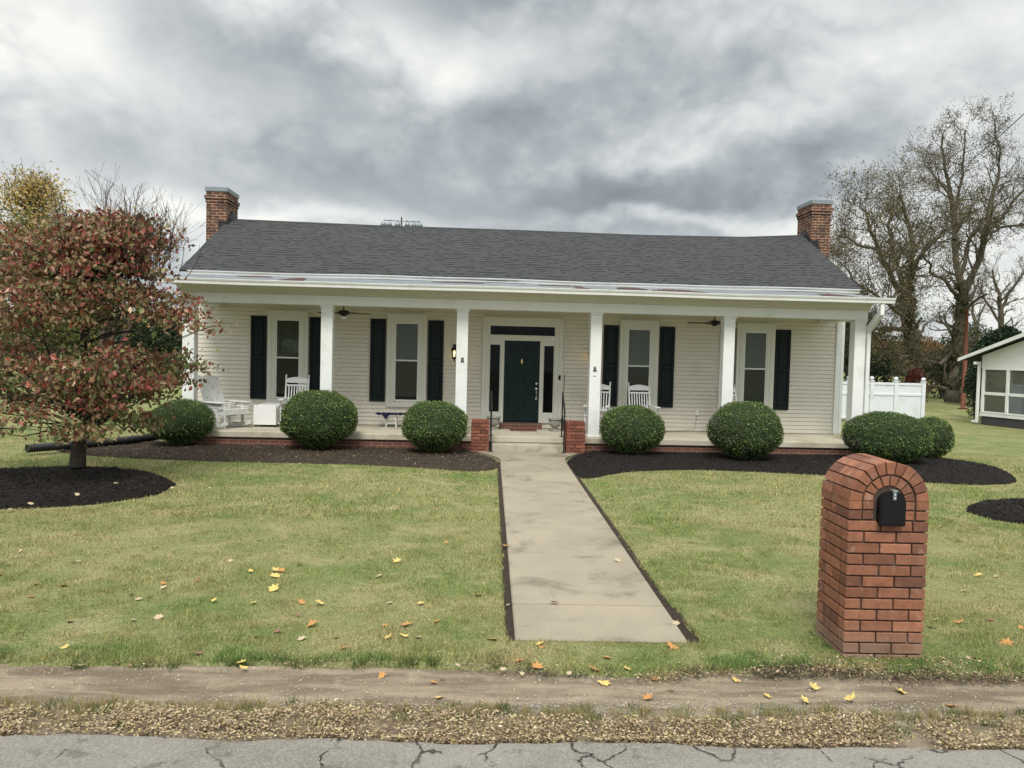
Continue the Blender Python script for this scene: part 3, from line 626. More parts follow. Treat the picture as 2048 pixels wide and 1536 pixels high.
litter(2600, fx_mb, .011, TAN[:5], [1.5, 2, .8, 3, 3], 'leaf_litter')
def fx_grav(n):
    X = rng.uniform(-4.3, 4.3, n); Y = 4.50 + rng.normal(0, .07, n); ok = rng.random(n) < (.35 + 1.5 * snoise(X, Y, 1.6, 44) + .35 * (X > .5)); return X[ok], Y[ok]
X_, Y_ = fx_grav(5200); mb = MB()
for x, y in zip(X_, Y_):
    s = random.uniform(.002, .0075); g = random.uniform(.16, .42); r = [random.uniform(.6, 1.2) for _ in range(6)]
    mb.add([(x + s * r[0], y, .002), (x, y + s * r[1], .002), (x - s * r[2], y, .002), (x, y - s * r[3], .002), (x + s * .2, y + s * .1, .002 + s * r[4])], [(0, 1, 4), (1, 2, 4), (2, 3, 4), (3, 0, 4)], (g, g * .93, g * .80))
tag(mb.build('gravel', mat('gravel', (1, 1, 1), .9, 40, .2, 0, vcol=True)), kind='stuff')

# =================================================================== HOUSE  (house frame: x along the porch, y back from the slab edge)
house = thing('house', 'low white house with a columned front porch, dark shingle roof and two brick chimneys', 'house', HO, TH)
F = .32; DW = 1.924; XL, XR = -7.62, 7.66; YB = 8.1; RY = 5.0
def ridge_z(x): return 5.51 + float(np.interp(x, [-7.7, -4, 0, 3.5, 6.3, 7.9], [.03, -.01, -.015, -.035, .0, .10]))
# siding as real laps
def siding(x0, x1, y, z0, z1, M_=None, step=.0962, prof=None):
    mb = MB(); z = z0
    while z < z1 - .01:
        zt = min(z + step, z1)
        a0, a1 = (x0, x1) if prof is None else prof(z); b0, b1 = (x0, x1) if prof is None else prof(zt)
        if a1 - a0 < .05: break
        zc_ = zt - .011
        vs = [Vector(p) for p in ((a0, y - .016, z), (a1, y - .016, z), (b1, y - .008, zc_), (b0, y - .008, zc_), (a0, y + .012, z), (a1, y + .012, z), (b1, y + .012, zc_), (b0, y + .012, zc_), (b1, y + .012, zt), (b0, y + .012, zt))]
        if M_ is not None: vs = [M_ @ p for p in vs]
        mb.add(vs, [(0, 1, 2, 3), (4, 5, 1, 0), (3, 2, 6, 7), (7, 6, 8, 9)]); z = zt
    return mb
mb = siding(XL, XR, DW, F + .01, 3.62)
gab = lambda z: (DW, YB) if z < 3.70 else (DW + (z - 3.70) / 1.70 * (RY - DW), YB - (z - 3.70) / 1.70 * (YB - RY))
for xx, sgn in ((XL, -1), (XR, 1)):
    Mg = Matrix(((0, -sgn, 0, xx), (1, 0, 0, 0), (0, 0, 1, 0), (0, 0, 0, 1)))
    g = siding(0, 0, 0, .10, 5.45, Mg, prof=gab); mb.add(g.v, g.f)
g = siding(-XR, -XL, 0, .10, 3.8, Matrix.Translation((0, YB, 0)) @ Matrix.Rotation(math.pi, 4, 'Z')); mb.add(g.v, g.f)
mb.build('wall', M['siding'], house)
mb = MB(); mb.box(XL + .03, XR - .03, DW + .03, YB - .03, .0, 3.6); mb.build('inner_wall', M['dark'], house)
# corner boards
for x0, x1 in ((XR - .015, XR + .10), (XL - .10, XL + .015)):
    mb = MB(); mb.cbox(x0, x1, DW - .05, DW + .09, F + .005, 3.62, .004); mb.build('corner_board', M['white'], house)
mb = MB(); mb.cbox(XR + .115, XR + .195, DW - .03, DW + .05, F + .01, 3.6, .008); mb.build('downspout', M['white'], house)
mb = MB(); mb.box(XL - .02, XR + .02, DW + .003, YB + .02, 0, .32); mb.build('foundation', M['brickhouse'], house)
# porch
PX0, PX1 = -7.3, 7.62
mb = MB(); mb.cbox(PX0, PX1, .0, DW, .192, F, .012); mb.build('porch_floor', M['porch'], house)
mb = MB(); mb.box(PX0 + .03, PX1 - .03, .045, DW - .01, -.02, .19); mb.build('foundation', M['brickhouse'], house)
mb = MB(); mb.cbox(-.69, .84, -.34, .04, -.02, .185, .012); mb.build('step', M['steps'], house)
mb = MB(); mb.box(-.47, .53, DW - .30, DW - .015, F + .002, F + .125); mb.build('doorstep', M['brickhouse'], house)
# piers beside the step, each brick modelled
def bricks(mb, x0, x1, y0, y1, z0, z1, L, rh, ch=.0035, gap=.006, cols=None, proud=.0):
    """courses of bricks round a rectangular pier"""
    n = max(1, round((z1 - z0) / rh)); rh = (z1 - z0) / n
    for r in range(n):
        za, zb = z0 + r * rh + gap * .5, z0 + (r + 1) * rh - gap * .5
        off = (L * .5) if r % 2 else L
        hd = L * .45
        def cuts(a, b, o):
            c = [a]; x = a + o
            while x < b - L * .2: c.append(x); x += L
            c.append(b); return c
        def colr():
            c = random.choice(cols); f = random.uniform(.86, 1.14); return (c[0] * f, c[1] * f, c[2] * f)
        for face in range(4):
            if face in (0, 1):
                c = cuts(x0, x1, off if face == 0 else L * 1.5 - off)
                for a, b in zip(c[:-1], c[1:]):
                    j = random.uniform(-.0015, .0015); ya, yb = (y0 - proud + j, y0 + hd) if face == 0 else (y1 - hd, y1 + proud + j)
                    mb.cbox(a + (gap * .5 if a > x0 else 0), b - (gap * .5 if b < x1 else 0), ya, yb, za, zb, ch, colr())
            else:
                c = cuts(y0 + hd + gap, y1 - hd - gap, L * (.5 if r % 2 else 1.0))
                for a, b in zip(c[:-1], c[1:]):
                    xa, xb = (x0, x0 + hd) if face == 2 else (x1 - hd, x1)
                    mb.cbox(xa, xb, a + gap * .5 * (a > y0 + hd + gap), b - gap * .5 * (b < y1 - hd - gap), za, zb, ch, colr())
RB = [(.22, .080, .050), (.18, .064, .042), (.25, .094, .06), (.155, .056, .038)]
PIER = mat('pier_bricks', (1, 1, 1), .85, 20, .25, .5, 120, vcol=True)
for (x0, x1, top) in ((-1.13, -.755, .688), (.872, 1.262, .692)):
    core = MB(); core.box(x0 + .016, x1 - .016, -.342, .018, 0, top - .016); p = core.build('step_pier', M['rust'], house)
    p.data.materials[0] = M['mortar']
    mb = MB(); bricks(mb, x0, x1, -.36, .035, 0, top - .075, .195, .072, .003, .011, RB)
    nb = 5; bwid = (x1 - x0) / nb
    for i in range(nb):
        c = random.choice(RB); mb.cbox(x0 + i * bwid + .005, x0 + (i + 1) * bwid - .005, -.362, .037, top - .07, top, .003, c)
    mb.build('brickwork', PIER, p)
# columns
def column(xc, cap=True):
    mb = MB(); w = .122
    mb.cbox(xc - w, xc + w, .12, .12 + 2 * w, F + .05, 2.97, .006)
    c = mb.build('column', M['white'], house)
    mb = MB(); mb.cbox(xc - w - .02, xc + w + .02, .10, .14 + 2 * w, 2.97, 3.008, .006); mb.cbox(xc - w - .008, xc + w + .008, .112, .128 + 2 * w, 2.945, 2.969, .004); mb.build('capital', M['white'], c)
    mb = MB(); mb.cbox(xc - w - .025, xc + w + .025, .095, .145 + 2 * w, F + .002, F + .052, .006); mb.build('base', M['white'], c); return c
XC = [-7.09, -4.225, -1.363, 1.512, 4.42, 7.33]
cols_ = [column(x) for x in XC]
# fixings on the two middle columns
for xc, z in ((-1.35, 1.93), (1.50, 1.80)):
    mb = MB(); mb.cbox(xc - .026, xc + .026, .104, .118, z - .045, z + .035, .003); mb.box(xc - .034, xc - .020, .10, .117, z - .05, z - .02); mb.box(xc + .020, xc + .034, .10, .117, z - .05, z - .02)
    mb.tube([(xc - .012, .10, z + .03), (xc - .012, .10, z + .052), (xc + .012, .10, z + .052), (xc + .012, .10, z + .03)], .006, 6)
    b = mb.build('wall_bracket', M['bronze'], house)
    mb = MB(); mb.box(xc - .013, xc + .013, .098, .1035, z - .028, z + .012); mb.build('plate', M['galv'], b)
mb = MB(); mb.tube([(1.50, .117, 1.675), (1.50, .105, 1.675)], .006, 6); mb.cbox(1.47, 1.53, .112, .119, 1.640, 1.650, .002); mb.build('screw_hook', M['galv'], house)
# beam and entablature
mb = MB(); mb.cbox(-7.25, 7.47, .10, .37, 3.01, 3.215, .006)
for x0, x1 in ((-7.24, -6.98), (7.20, 7.46)): mb.cbox(x0, x1, .372, DW - .03, 3.01, 3.215, .006)
mb.build('porch_beam', M['white'], house)
mb = MB(); mb.prism([(.10, 3.217), (.085, 3.217), (.072, 3.235), (.072, 3.25), (.05, 3.262), (.03, 3.29), (-.04, 3.335), (-.10, 3.345), (-.33, 3.352), (-.33, 3.385), (.30, 3.40), (.30, 3.217)], -7.28, 7.50, 'x'); mb.build('frieze', M['cream'], house)
mb = MB(); mb.box(-7.0, 7.22, .372, DW - .02, 3.13, 3.16); mb.build('porch_ceiling', M['cream'], house)
# gutters
def gutter(x0, x1, y, z, h=.105, d=.12):
    mb = MB(); mb.prism([(y + d, z), (y + d, z - h), (y + .02, z - h), (y + .012, z - h * .55), (y - .006, z - h * .3), (y - .010, z - .012), (y - .016, z - .010), (y - .016, z + .004), (y + .004, z + .004), (y + .006, z - .03), (y + d - .004, z - .03), (y + d - .004, z)], x0, x1, 'x')
    return mb
def sag(mb, amp, seed):
    r = random.Random(seed); ph = [r.uniform(0, 6) for _ in range(3)]
    mb.v = [(x, y, z + amp * (math.sin(x * .7 + ph[0]) + .5 * math.sin(x * 1.9 + ph[1]))) for x, y, z in mb.v]; return mb
def gutter_run(x0, x1, y, z, seg, amp, seed, **k):
    mb = MB(); n = int((x1 - x0) / seg)
    for i in range(n): g = gutter(x0 + (x1 - x0) * i / n, x0 + (x1 - x0) * (i + 1) / n, y, z, **k); mb.add(g.v, g.f)
    return sag(mb, amp, seed)
gutter_run(-7.55, 7.76, -.46, 3.452, .35, .005, 3).build('porch_gutter', M['white'], house)
gutter_run(-7.62, 7.98, 1.50, 3.795, .30, .010, 9, h=.085, d=.10).build('roof_gutter', M['white'], house)
# leader from gutter end back to the corner column
mb = MB(); mb.cbox(7.47, 7.55, -.42, -.34, 3.20, 3.345, .008)
mb.prism([(-.42, 3.21), (-.34, 3.21), (.16, 2.86), (.16, 2.74), (.08, 2.74), (-.42, 3.10)], 7.47, 7.55, 'x')
mb.cbox(7.47, 7.55, .08, .16, F + .02, 2.75, .008); mb.build('downspout', M['white'], house)
# porch roof of old painted metal with rusty patches
def pz(y): return 3.43 + (y + .42) / 1.98 * .285
mb = MB(); nx = 60
for i in range(nx):
    xa = -7.48 + 15.18 * i / nx; xb = -7.48 + 15.18 * (i + 1) / nx; mb.add([(xa, -.42, pz(-.42)), (xb, -.42, pz(-.42)), (xb, 1.58, pz(1.58)), (xa, 1.58, pz(1.58))], [(0, 1, 2, 3)])
mb.add([(-7.48, -.42, pz(-.42)), (7.70, -.42, pz(-.42)), (7.70, 1.58, pz(1.58)), (-7.48, 1.58, pz(1.58)), (-7.48, -.42, 3.38), (7.70, -.42, 3.38), (7.70, 2.2, 3.38), (-7.48, 2.2, 3.38), (7.70, 2.2, 3.78), (-7.48, 2.2, 3.78)], [(0, 4, 5, 1), (1, 5, 6, 8, 2), (0, 3, 9, 7, 4)])
for x in np.arange(-7.2, 7.7, 2.42): mb.box(x, x + .012, -.40, 1.56, 0, 0.001)
proof = mb.build('porch_roof', M['metalroof'], house)
def patch(x0, x1, y0, y1, seed, lift=.006):
    r = random.Random(seed); n = 26; top = []; bot = []
    for i in range(n + 1):
        x = x0 + (x1 - x0) * i / n; k = max(0.0, math.sin(math.pi * i / n)) ** .4
        top.append((x, y0 + (y1 - y0) * k * r.uniform(.75, 1.0))); bot.append((x, y0 - .0))
    mb = MB(); vs = [(x, y, pz(y) + lift) for x, y in top] + [(x, y, pz(y) + lift) for x, y in bot]
    mb.add(vs, [(i, n + 1 + i, n + 2 + i, i + 1) for i in range(n)]); return mb
for (x0, x1, y0, y1, sd_) in ((-5.25, -4.72, -.36, 1.3, 1), (.98, 1.42, -.36, .9, 2), (2.62, 3.95, -.36, 1.0, 3), (2.0, 2.7, .4, 1.35, 6), (6.45, 7.25, -.33, 1.1, 4), (-6.4, -5.6, 1.0, 1.5, 5), (-2.1, -.9, 1.0, 1.45, 7), (.3, 1.3, .95, 1.4, 8)):
    patch(x0, x1, y0, y1, sd_).build('rust_patch', M['rust'], proof)
# main roof
def roofmesh():
    mb = MB(); n = 90; x0, x1 = -7.80, 8.05; nx = n
    def prof(x):
        rz = ridge_z(x); wob = .006 * math.sin(x * 1.3) + .004 * math.sin(x * 3.7)
        return [(1.50, 3.815 + wob), (1.50, 3.79 + wob), (2.6, 3.79 + wob + (rz - 3.82) * 1.1 / 3.5 + .02), (RY - .09, rz - .025), (RY, rz + .015), (RY + .09, rz - .025), (8.6, 3.80), (8.6, 3.74)]
    # top surface
    rows = []
    for i in range(nx + 1):
        x = x0 + (x1 - x0) * i / nx; rz = ridge_z(x); wob = .006 * math.sin(x * 1.3) + .004 * math.sin(x * 3.7)
        e = 3.80 + wob; r = []
        r.append((x, 1.50, e - .03)); r.append((x, 1.50, e))
        for k in range(1, 9): t = k / 9; r.append((x, 1.50 + t * (RY - .09 - 1.5), e + t * (rz - .045 - e) + .006 * math.sin(k * 2 + x * .9)))
        r += [(x, RY - .09, rz - .045), (x, RY - .085, rz - .030), (x, RY, rz), (x, RY + .1, rz - .04), (x, 8.5, 3.80), (x, 8.5, 3.76), (x, RY, rz - .06)]
        r.append((x, 1.52, e - .045)); rows.append(r)
    m_ = len(rows[0]); vs = [p for r in rows for p in r]
    fs = [(i * m_ + k, (i + 1) * m_ + k, (i + 1) * m_ + (k + 1) % m_, i * m_ + (k + 1) % m_) for i in range(nx) for k in range(m_)]
    fs += [tuple(range(m_)), tuple(nx * m_ + k for k in range(m_))[::-1]]
    mb.add(vs, fs); return mb
roof = roofmesh().build('roof', M['roof'], house)
mb = MB(); mb.box(-7.6, 7.86, 1.62, 1.66, 3.5, 3.76); mb.build('fascia', M['white'], house)
# chimneys
for (x0, x1, y0, y1, top, s) in ((-8.25, -7.72, 4.55, 5.50, 6.19, -1), (8.10, 8.63, 4.55, 5.50, 6.42, 1)):
    mb = MB(); mb.box(x0, x1, y0, y1, 0, top - .30); mb.box(x0 - .02, x1 + .02, y0 - .02, y1 + .02, top - .30, top - .215); mb.box(x0 - .045, x1 + .045, y0 - .045, y1 + .045, top - .2151, top - .13)
    mb.box(x0 - .005, x1 + .005, y0 - .005, y1 + .005, top - .131, top - .02)
    c = mb.build('chimney', M['brickold'], house)
    mb = MB(); mb.cbox(x0 - .03, x1 + .03, y0 - .03, y1 + .03, top - .02, top + .095, .005); mb.build('cap', M['galv'], c)
    if s < 0: mb = MB(); mb.box(x0 + .12, x1 - .12, y0 + .2, y1 - .2, top + .09, top + .13); mb.build('flue', M['rust'], c); c.children[-1].data.materials[0] = M['brickold']
    mb = MB(); xa, xb = (x1 - .20, x1 + .04) if s < 0 else (x0 - .04, x0 + .20)
    zf = 5.51 - (RY - y0) * .485
    mb.cbox(xa, xb, y0 - .03, y0 + .02, zf - .09, zf + .11, .004)
    xw = x1 + .004 if s < 0 else x0 - .030
    mb.prism([(y0 - .02, zf - .05), (y0 - .02, zf + .10), (RY, 5.76), (5.4, 5.60), (5.4, 5.3)], xw, xw + .026, 'x'); mb.build('flashing', M['pipe'], c)
# windows, shutters
def window(xc, w=.93, zt=2.955, zb=.765, blindlow=True):
    y = DW - .014; g0, g1 = xc - .252, xc + .252; zg0, zg1, zm = .94, 2.725, 1.868
    mb = MB(); d = .055
    mb.cbox(xc - w / 2, g0 - .03, y - d, y + .01, zb, zt, .004); mb.cbox(g1 + .03, xc + w / 2, y - d, y + .01, zb, zt, .004)
    mb.cbox(g0 - .03, g1 + .03, y - d, y + .01, zg1 + .03, zt, .004); mb.cbox(g0 - .03, g1 + .03, y - d, y + .01, zb, zg0 - .05, .004)
    mb.cbox(xc - w / 2 - .012, xc + w / 2 + .012, y - d - .015, y - d, zt - .03, zt + .004, .003)
    for s in (-1, 1): mb.cbox(xc + s * (w / 2 - .09) - .006, xc + s * (w / 2 - .09) + .006, y - d - .012, y - d, zb + .08, zt - .09, .002)
    fr = mb.build('window', M['casing'], house)
    mb = MB(); e = .030
    for a0, a1, b0, b1 in ((g0 - e, g0, zg0 - e, zg1 + e), (g1, g1 + e, zg0 - e, zg1 + e)): mb.cbox(a0, a1, y - .043, y - .004, b0, b1, .003)
    mb.cbox(g0, g1, y - .041, y - .004, zg1, zg1 + e, .003); mb.cbox(g0, g1, y - .041, y - .004, zg0 - e - .015, zg0, .003); mb.cbox(g0, g1, y - .048, y - .018, zm - .022, zm + .012, .003)
    mb.build('sash', M['white'], fr)
    mb = MB(); mb.box(g0, g1, y - .004, y - .001, zg0, zg1); mb.build('dark_backing', M['dark'], fr)  # near-black backing board on the wall, stands in for the unlit room
    mb = MB(); z = zm - (.86 if blindlow else 0) + .012
    while z < zg1:
        mb.add([(g0 + .006, y - .020, z), (g1 - .006, y - .020, z), (g1 - .006, y - .009, z + .021), (g0 + .006, y - .009, z + .021)], [(0, 1, 2, 3)]); z += .0245
    for xx in (g0 + .08, g1 - .08): mb.tube([(xx, y - .021, zg1), (xx, y - .021, zm - .6)], .0012, 4)
    mb.build('blind', M['blind'], fr)
    mb = MB(); mb.add([(g0, y - .029, zm), (g1, y - .029, zm), (g1, y - .029, zg1), (g0, y - .029, zg1)], [(0, 1, 2, 3)]); mb.build('pane', M['glass'], fr)
    mb = MB(); mb.add([(g0, y - .037, zg0), (g1, y - .037, zg0), (g1, y - .037, zm - .02), (g0, y - .037, zm - .02)], [(0, 1, 2, 3)]); mb.build('pane', M['screen'], fr)
    return fr
def shutter(x0, x1, z0=.885, z1=2.82):
    y = DW - .016; mb = MB(); zm = z0 + (z1 - z0) * .50
    mb.cbox(x0, x1, y - .022, y + .004, z0, z1, .003)
    for a0, a1, b0, b1 in ((x0, x0 + .055, z0, z1), (x1 - .055, x1, z0, z1), (x0 + .055, x1 - .055, z0, z0 + .10), (x0 + .055, x1 - .055, z1 - .07, z1), (x0 + .055, x1 - .055, zm - .04, zm + .04)):
        mb.cbox(a0, a1, y - .040, y - .022, b0, b1, .003)
    for b0, b1 in ((z0 + .115, zm - .055), (zm + .055, z1 - .085)): mb.cbox(x0 + .07, x1 - .07, y - .034, y - .022, b0, b1, .010)
    return mb.build('shutter', M['shutter'], house)
for xc in (-5.445, -2.685, 2.83, 5.66):
    window(xc); shutter(xc - .855, xc - .495); shutter(xc + .495, xc + .86)
# entrance
y = DW - .014; mb = MB(); d = .05
def fr(x0, x1, z0, z1, dd=d): mb.cbox(x0, x1, y - dd, y + .01, z0, z1, .004)
fr(-.905, -.745, .45, 2.93); fr(.815, 1.01, .45, 2.93); fr(-.745, .815, 2.735, 2.93); fr(-.745, .815, 2.395, 2.50); fr(-.745, .815, 2.50, 2.525, .062)
mb.cbox(-.93, 1.03, y - d - .012, y - d, 2.90, 2.945, .003)
fr(-.47, -.385, .45, 2.395, .045); fr(.462, .545, .45, 2.395, .045)
for a, b in ((-.745, -.47), (.545, .815)): fr(a, b, .45, .70, .035); fr(a, b, 2.29, 2.395, .035)
fr(-.745, -.72, .70, 2.29, .034); fr(.79, .815, .70, 2.29, .034); fr(-.49, -.47, .70, 2.29, .034); fr(.545, .56, .70, 2.29, .034)
for x in (-.82, .905): mb.cbox(x - .005, x + .005, y - d - .01, y - d, .5, 2.85, .002)
fr(-.745, -.725, 2.525, 2.735, .044); fr(.80, .815, 2.525, 2.735, .044)
ent = mb.build('door_frame', M['casing'], house)
mb = MB(); mb.box(-.745, .815, y - .004, y - .001, .45, 2.74); mb.build('dark_backing', M['dark'], ent)  # same dark board behind the entrance glass, in place of the hall's shade
for (a, b, c, e) in ((-.72, -.49, .70, 2.29), (.56, .79, .70, 2.29)):
    mb = MB(); mb.add([(a, y - .02, c), (b, y - .02, c), (b, y - .02, e), (a, y - .02, e)], [(0, 1, 2, 3)]); mb.build('sidelight', M['darkglass'], ent)
mb = MB(); mb.add([(-.725, y - .02, 2.525), (.80, y - .02, 2.525), (.80, y - .02, 2.735), (-.725, y - .02, 2.735)], [(0, 1, 2, 3)]); mb.build('transom', M['darkglass'], ent)
mb = MB(); mb.cbox(-.383, .460, y - .022, y - .002, .485, 2.393, .003)
XP = [(-.30, -.02), (.097, .377)]
for (a, b) in XP:
    for (c, e) in ((.60, 1.14), (1.32, 2.06), (2.14, 2.31)):
        for q0, q1, r0, r1 in ((a, a + .012, c, e), (b - .012, b, c, e), (a + .012, b - .012, c, c + .012), (a + .012, b - .012, e - .012, e)): mb.cbox(q0, q1, y - .028, y - .022, r0, r1, .002)
        mb.cbox(a + .04, b - .04, y - .029, y - .022, c + .04, e - .04, .006)
door = mb.build('door', M['door'], house)
mb = MB(); mb.lathe([(.0, 0), (.03, .002), (.03, .01), (.018, .014), (.0, .015)], 14); mb.v = [(a + .395, y - .024 - c, b + 1.385) for a, b, c in mb.v]
mb.build('deadbolt', M['nickel'], door)
mb = MB(); mb.lathe([(.0, 0), (.032, .002), (.032, .01), (.018, .014), (.0, .015)], 14); mb.v = [(a + .395, y - .024 - c, b + 1.265) for a, b, c in mb.v]; mb.build('door_knob', M['nickel'], door)
mb = MB(); mb.tube([(.395, y - .028, 1.20), (.395, y - .07, 1.17), (.395, y - .07, 1.08), (.395, y - .028, 1.04)], .011, 8); mb.cbox(.375, .415, y - .030, y - .022, 1.0, 1.06, .003); mb.build('handle', M['nickel'], door)
mb = MB(); mb.lathe([(.0, 0), (.020, .03), (.034, .06), (.026, .09), (.012, .11), (.016, .135), (.0, .15)], 10); mb.v = [(a + .035, y - .026 + b * .3, c + 1.83) for a, b, c in mb.v]; mb.build('knocker', M['brass'], door)
mb = MB(); mb.cbox(.915, .962, y - .075, y - .05, 1.49, 1.60, .004); mb.build('doorbell', M['black_metal'], house)
mb = MB(); mb.cbox(4.24, 4.33, y - .045, y + .01, .71, .86, .010); mb.build('outlet_cover', M['white'], house)
# a cord along the wall foot
mb = MB(); mb.tube([(4.28, y - .02, .72), (4.25, y - .03, .40), (3.9, y - .10, F + .006), (3.3, y - .32, F + .006)], .004, 5); mb.build('cable', M['iron'], house)
# hand rails by the step
def railing(name, label, x, sh):
    t = thing(name, label, 'handrail', H(x, 0, 0), TH)
    mb = MB(); s = .014
    mb.cbox(-s, s, -.36 - s, -.36 + s, .036, .90, .003); mb.build('post', M['iron'], t); mb = MB(); mb.cbox(-s, s, .08 - s, .08 + s, F + .002, 1.27, .003)
    mb.build('post', M['iron'], t); mb = MB(); mb.cbox(-.05, .05, -.41, -.31, .036, .044, .002); mb.build('foot_plate', M['iron'], t); mb = MB(); mb.cbox(-.05, .05, .03, .13, F + .001, F + .009, .002); mb.build('foot_plate', M['iron'], t)
    mb = MB(); P = lambda y_, z_: (0, y_, z_)
    mb.prism([(-.38, .885), (-.38, .915), (.085, 1.285), (.10, 1.255)], -.018, .018, 'x'); mb.build('top_rail', M['iron'], t)
    mb = MB(); mb.prism([(-.35, .50), (-.35, .525), (.075, .86), (.075, .835)], -.010, .010, 'x'); mb.build('lower_rail', M['iron'], t)
    if sh:
        mb = MB(); mb.tube([(.02, .10, 1.26), (.035, .10, 1.66)], .008, 6); mb.build('rod', M['iron'], t)
    return t
railing('handrail', 'black iron handrail beside the left brick pier at the step', -.715, False)
railing('handrail', 'black iron handrail with a thin upright rod beside the right brick pier', .815, True)

# =================================================================== THINGS ON THE PORCH
def fan(x, y_, rz, label, light):
    t = thing('ceiling_fan', label, 'ceiling fan', H(x, y_, 3.02), TH + rz, 'ceiling fans on the porch')
    mb = MB(); mb.lathe([(.055, .11), (.06, .08), (.014, .07), (.014, -.07)], 14); mb.build('mount', M['bronze'], t)
    mb = MB(); mb.lathe([(.03, -.06), (.115, -.075), (.13, -.11), (.12, -.15), (.06, -.17), (.05, -.19)], 18); mb.build('motor', M['bronze'], t)
    for k in range(5):
        a = 2 * math.pi * k / 5; Mx = Matrix.Rotation(a, 4, 'Z') @ Matrix.Rotation(R(11), 4, 'X')
        mb = MB(); mb.prism([(.10, -.012), (.22, -.02), (.22, .02), (.10, .012)], -.132, -.124, 'z', M=Matrix.Rotation(a, 4, 'Z')); bl = mb.build('blade_arm', M['bronze'], t)
        mb = MB(); mb.prism([(.20, -.045), (.54, -.062), (.60, -.045), (.62, 0), (.60, .045), (.54, .062), (.20, .045)], -.003, .003, 'z', M=Matrix.Translation((0, 0, -.125)) @ Mx); mb.build('blade', M['brown'], t)
    if light:
        mb = MB(); mb.lathe([(.05, -.19), (.085, -.20), (.09, -.215), (.06, -.245), (.0, -.26)], 16); mb.build('lamp_shade', M['plastic'], t)
    else:
        mb = MB(); mb.tube([(.03, 0, -.18), (.03, 0, -.34)], .003, 4); mb.lathe([(.0, -.36), (.008, -.35), (.0, -.335)], 6, (.03, 0, 0)); mb.build('pull_chain', M['bronze'], t)
    return t
fan(-4.02, 1.0, .35, 'brown ceiling fan with a white light bowl under the left half of the porch', True)
fan(4.36, 1.0, 2.85, 'brown ceiling fan without a light under the right half of the porch', False)
def lantern(x, label, g):
    t = thing('wall_lantern', label, 'lantern', H(x, DW - .016, 2.05), TH)
    mb = MB(); mb.cbox(-.035, .035, -.02, 0, -.02, .22, .006); mb.tube([(0, -.02, .17), (0, -.10, .23), (0, -.13, .20), (0, -.13, .15)], .009, 6)
    mb.lathe([(.004, .22), (.02, .18), (.05, .14), (.075, .115), (.078, .10)], 10, (0, -.13, 0)); mb.lathe([(.055, -.10), (.05, -.115), (.02, -.135), (.012, -.17), (.0, -.185)], 10, (0, -.13, 0)); mb.build('frame', M['bronze'], t)
    mb = MB(); mb.lathe([(.05, -.10), (.068, .0), (.072, .10)], 10, (0, -.13, 0)); mb.build('glass_shade', M['glass'], t)
    mb = MB(); mb.lathe([(.012, -.07), (.014, -.02), (.026, .02), (.024, .05), (.0, .085)], 10, (0, -.13, 0)); mb.build('bulb', M['bulb'] if g else M['blind'], t)
lantern(-1.565, 'bronze wall lantern with a lit bulb behind the column left of the door', True)
lantern(1.66, 'bronze wall lantern behind the column right of the door', True)

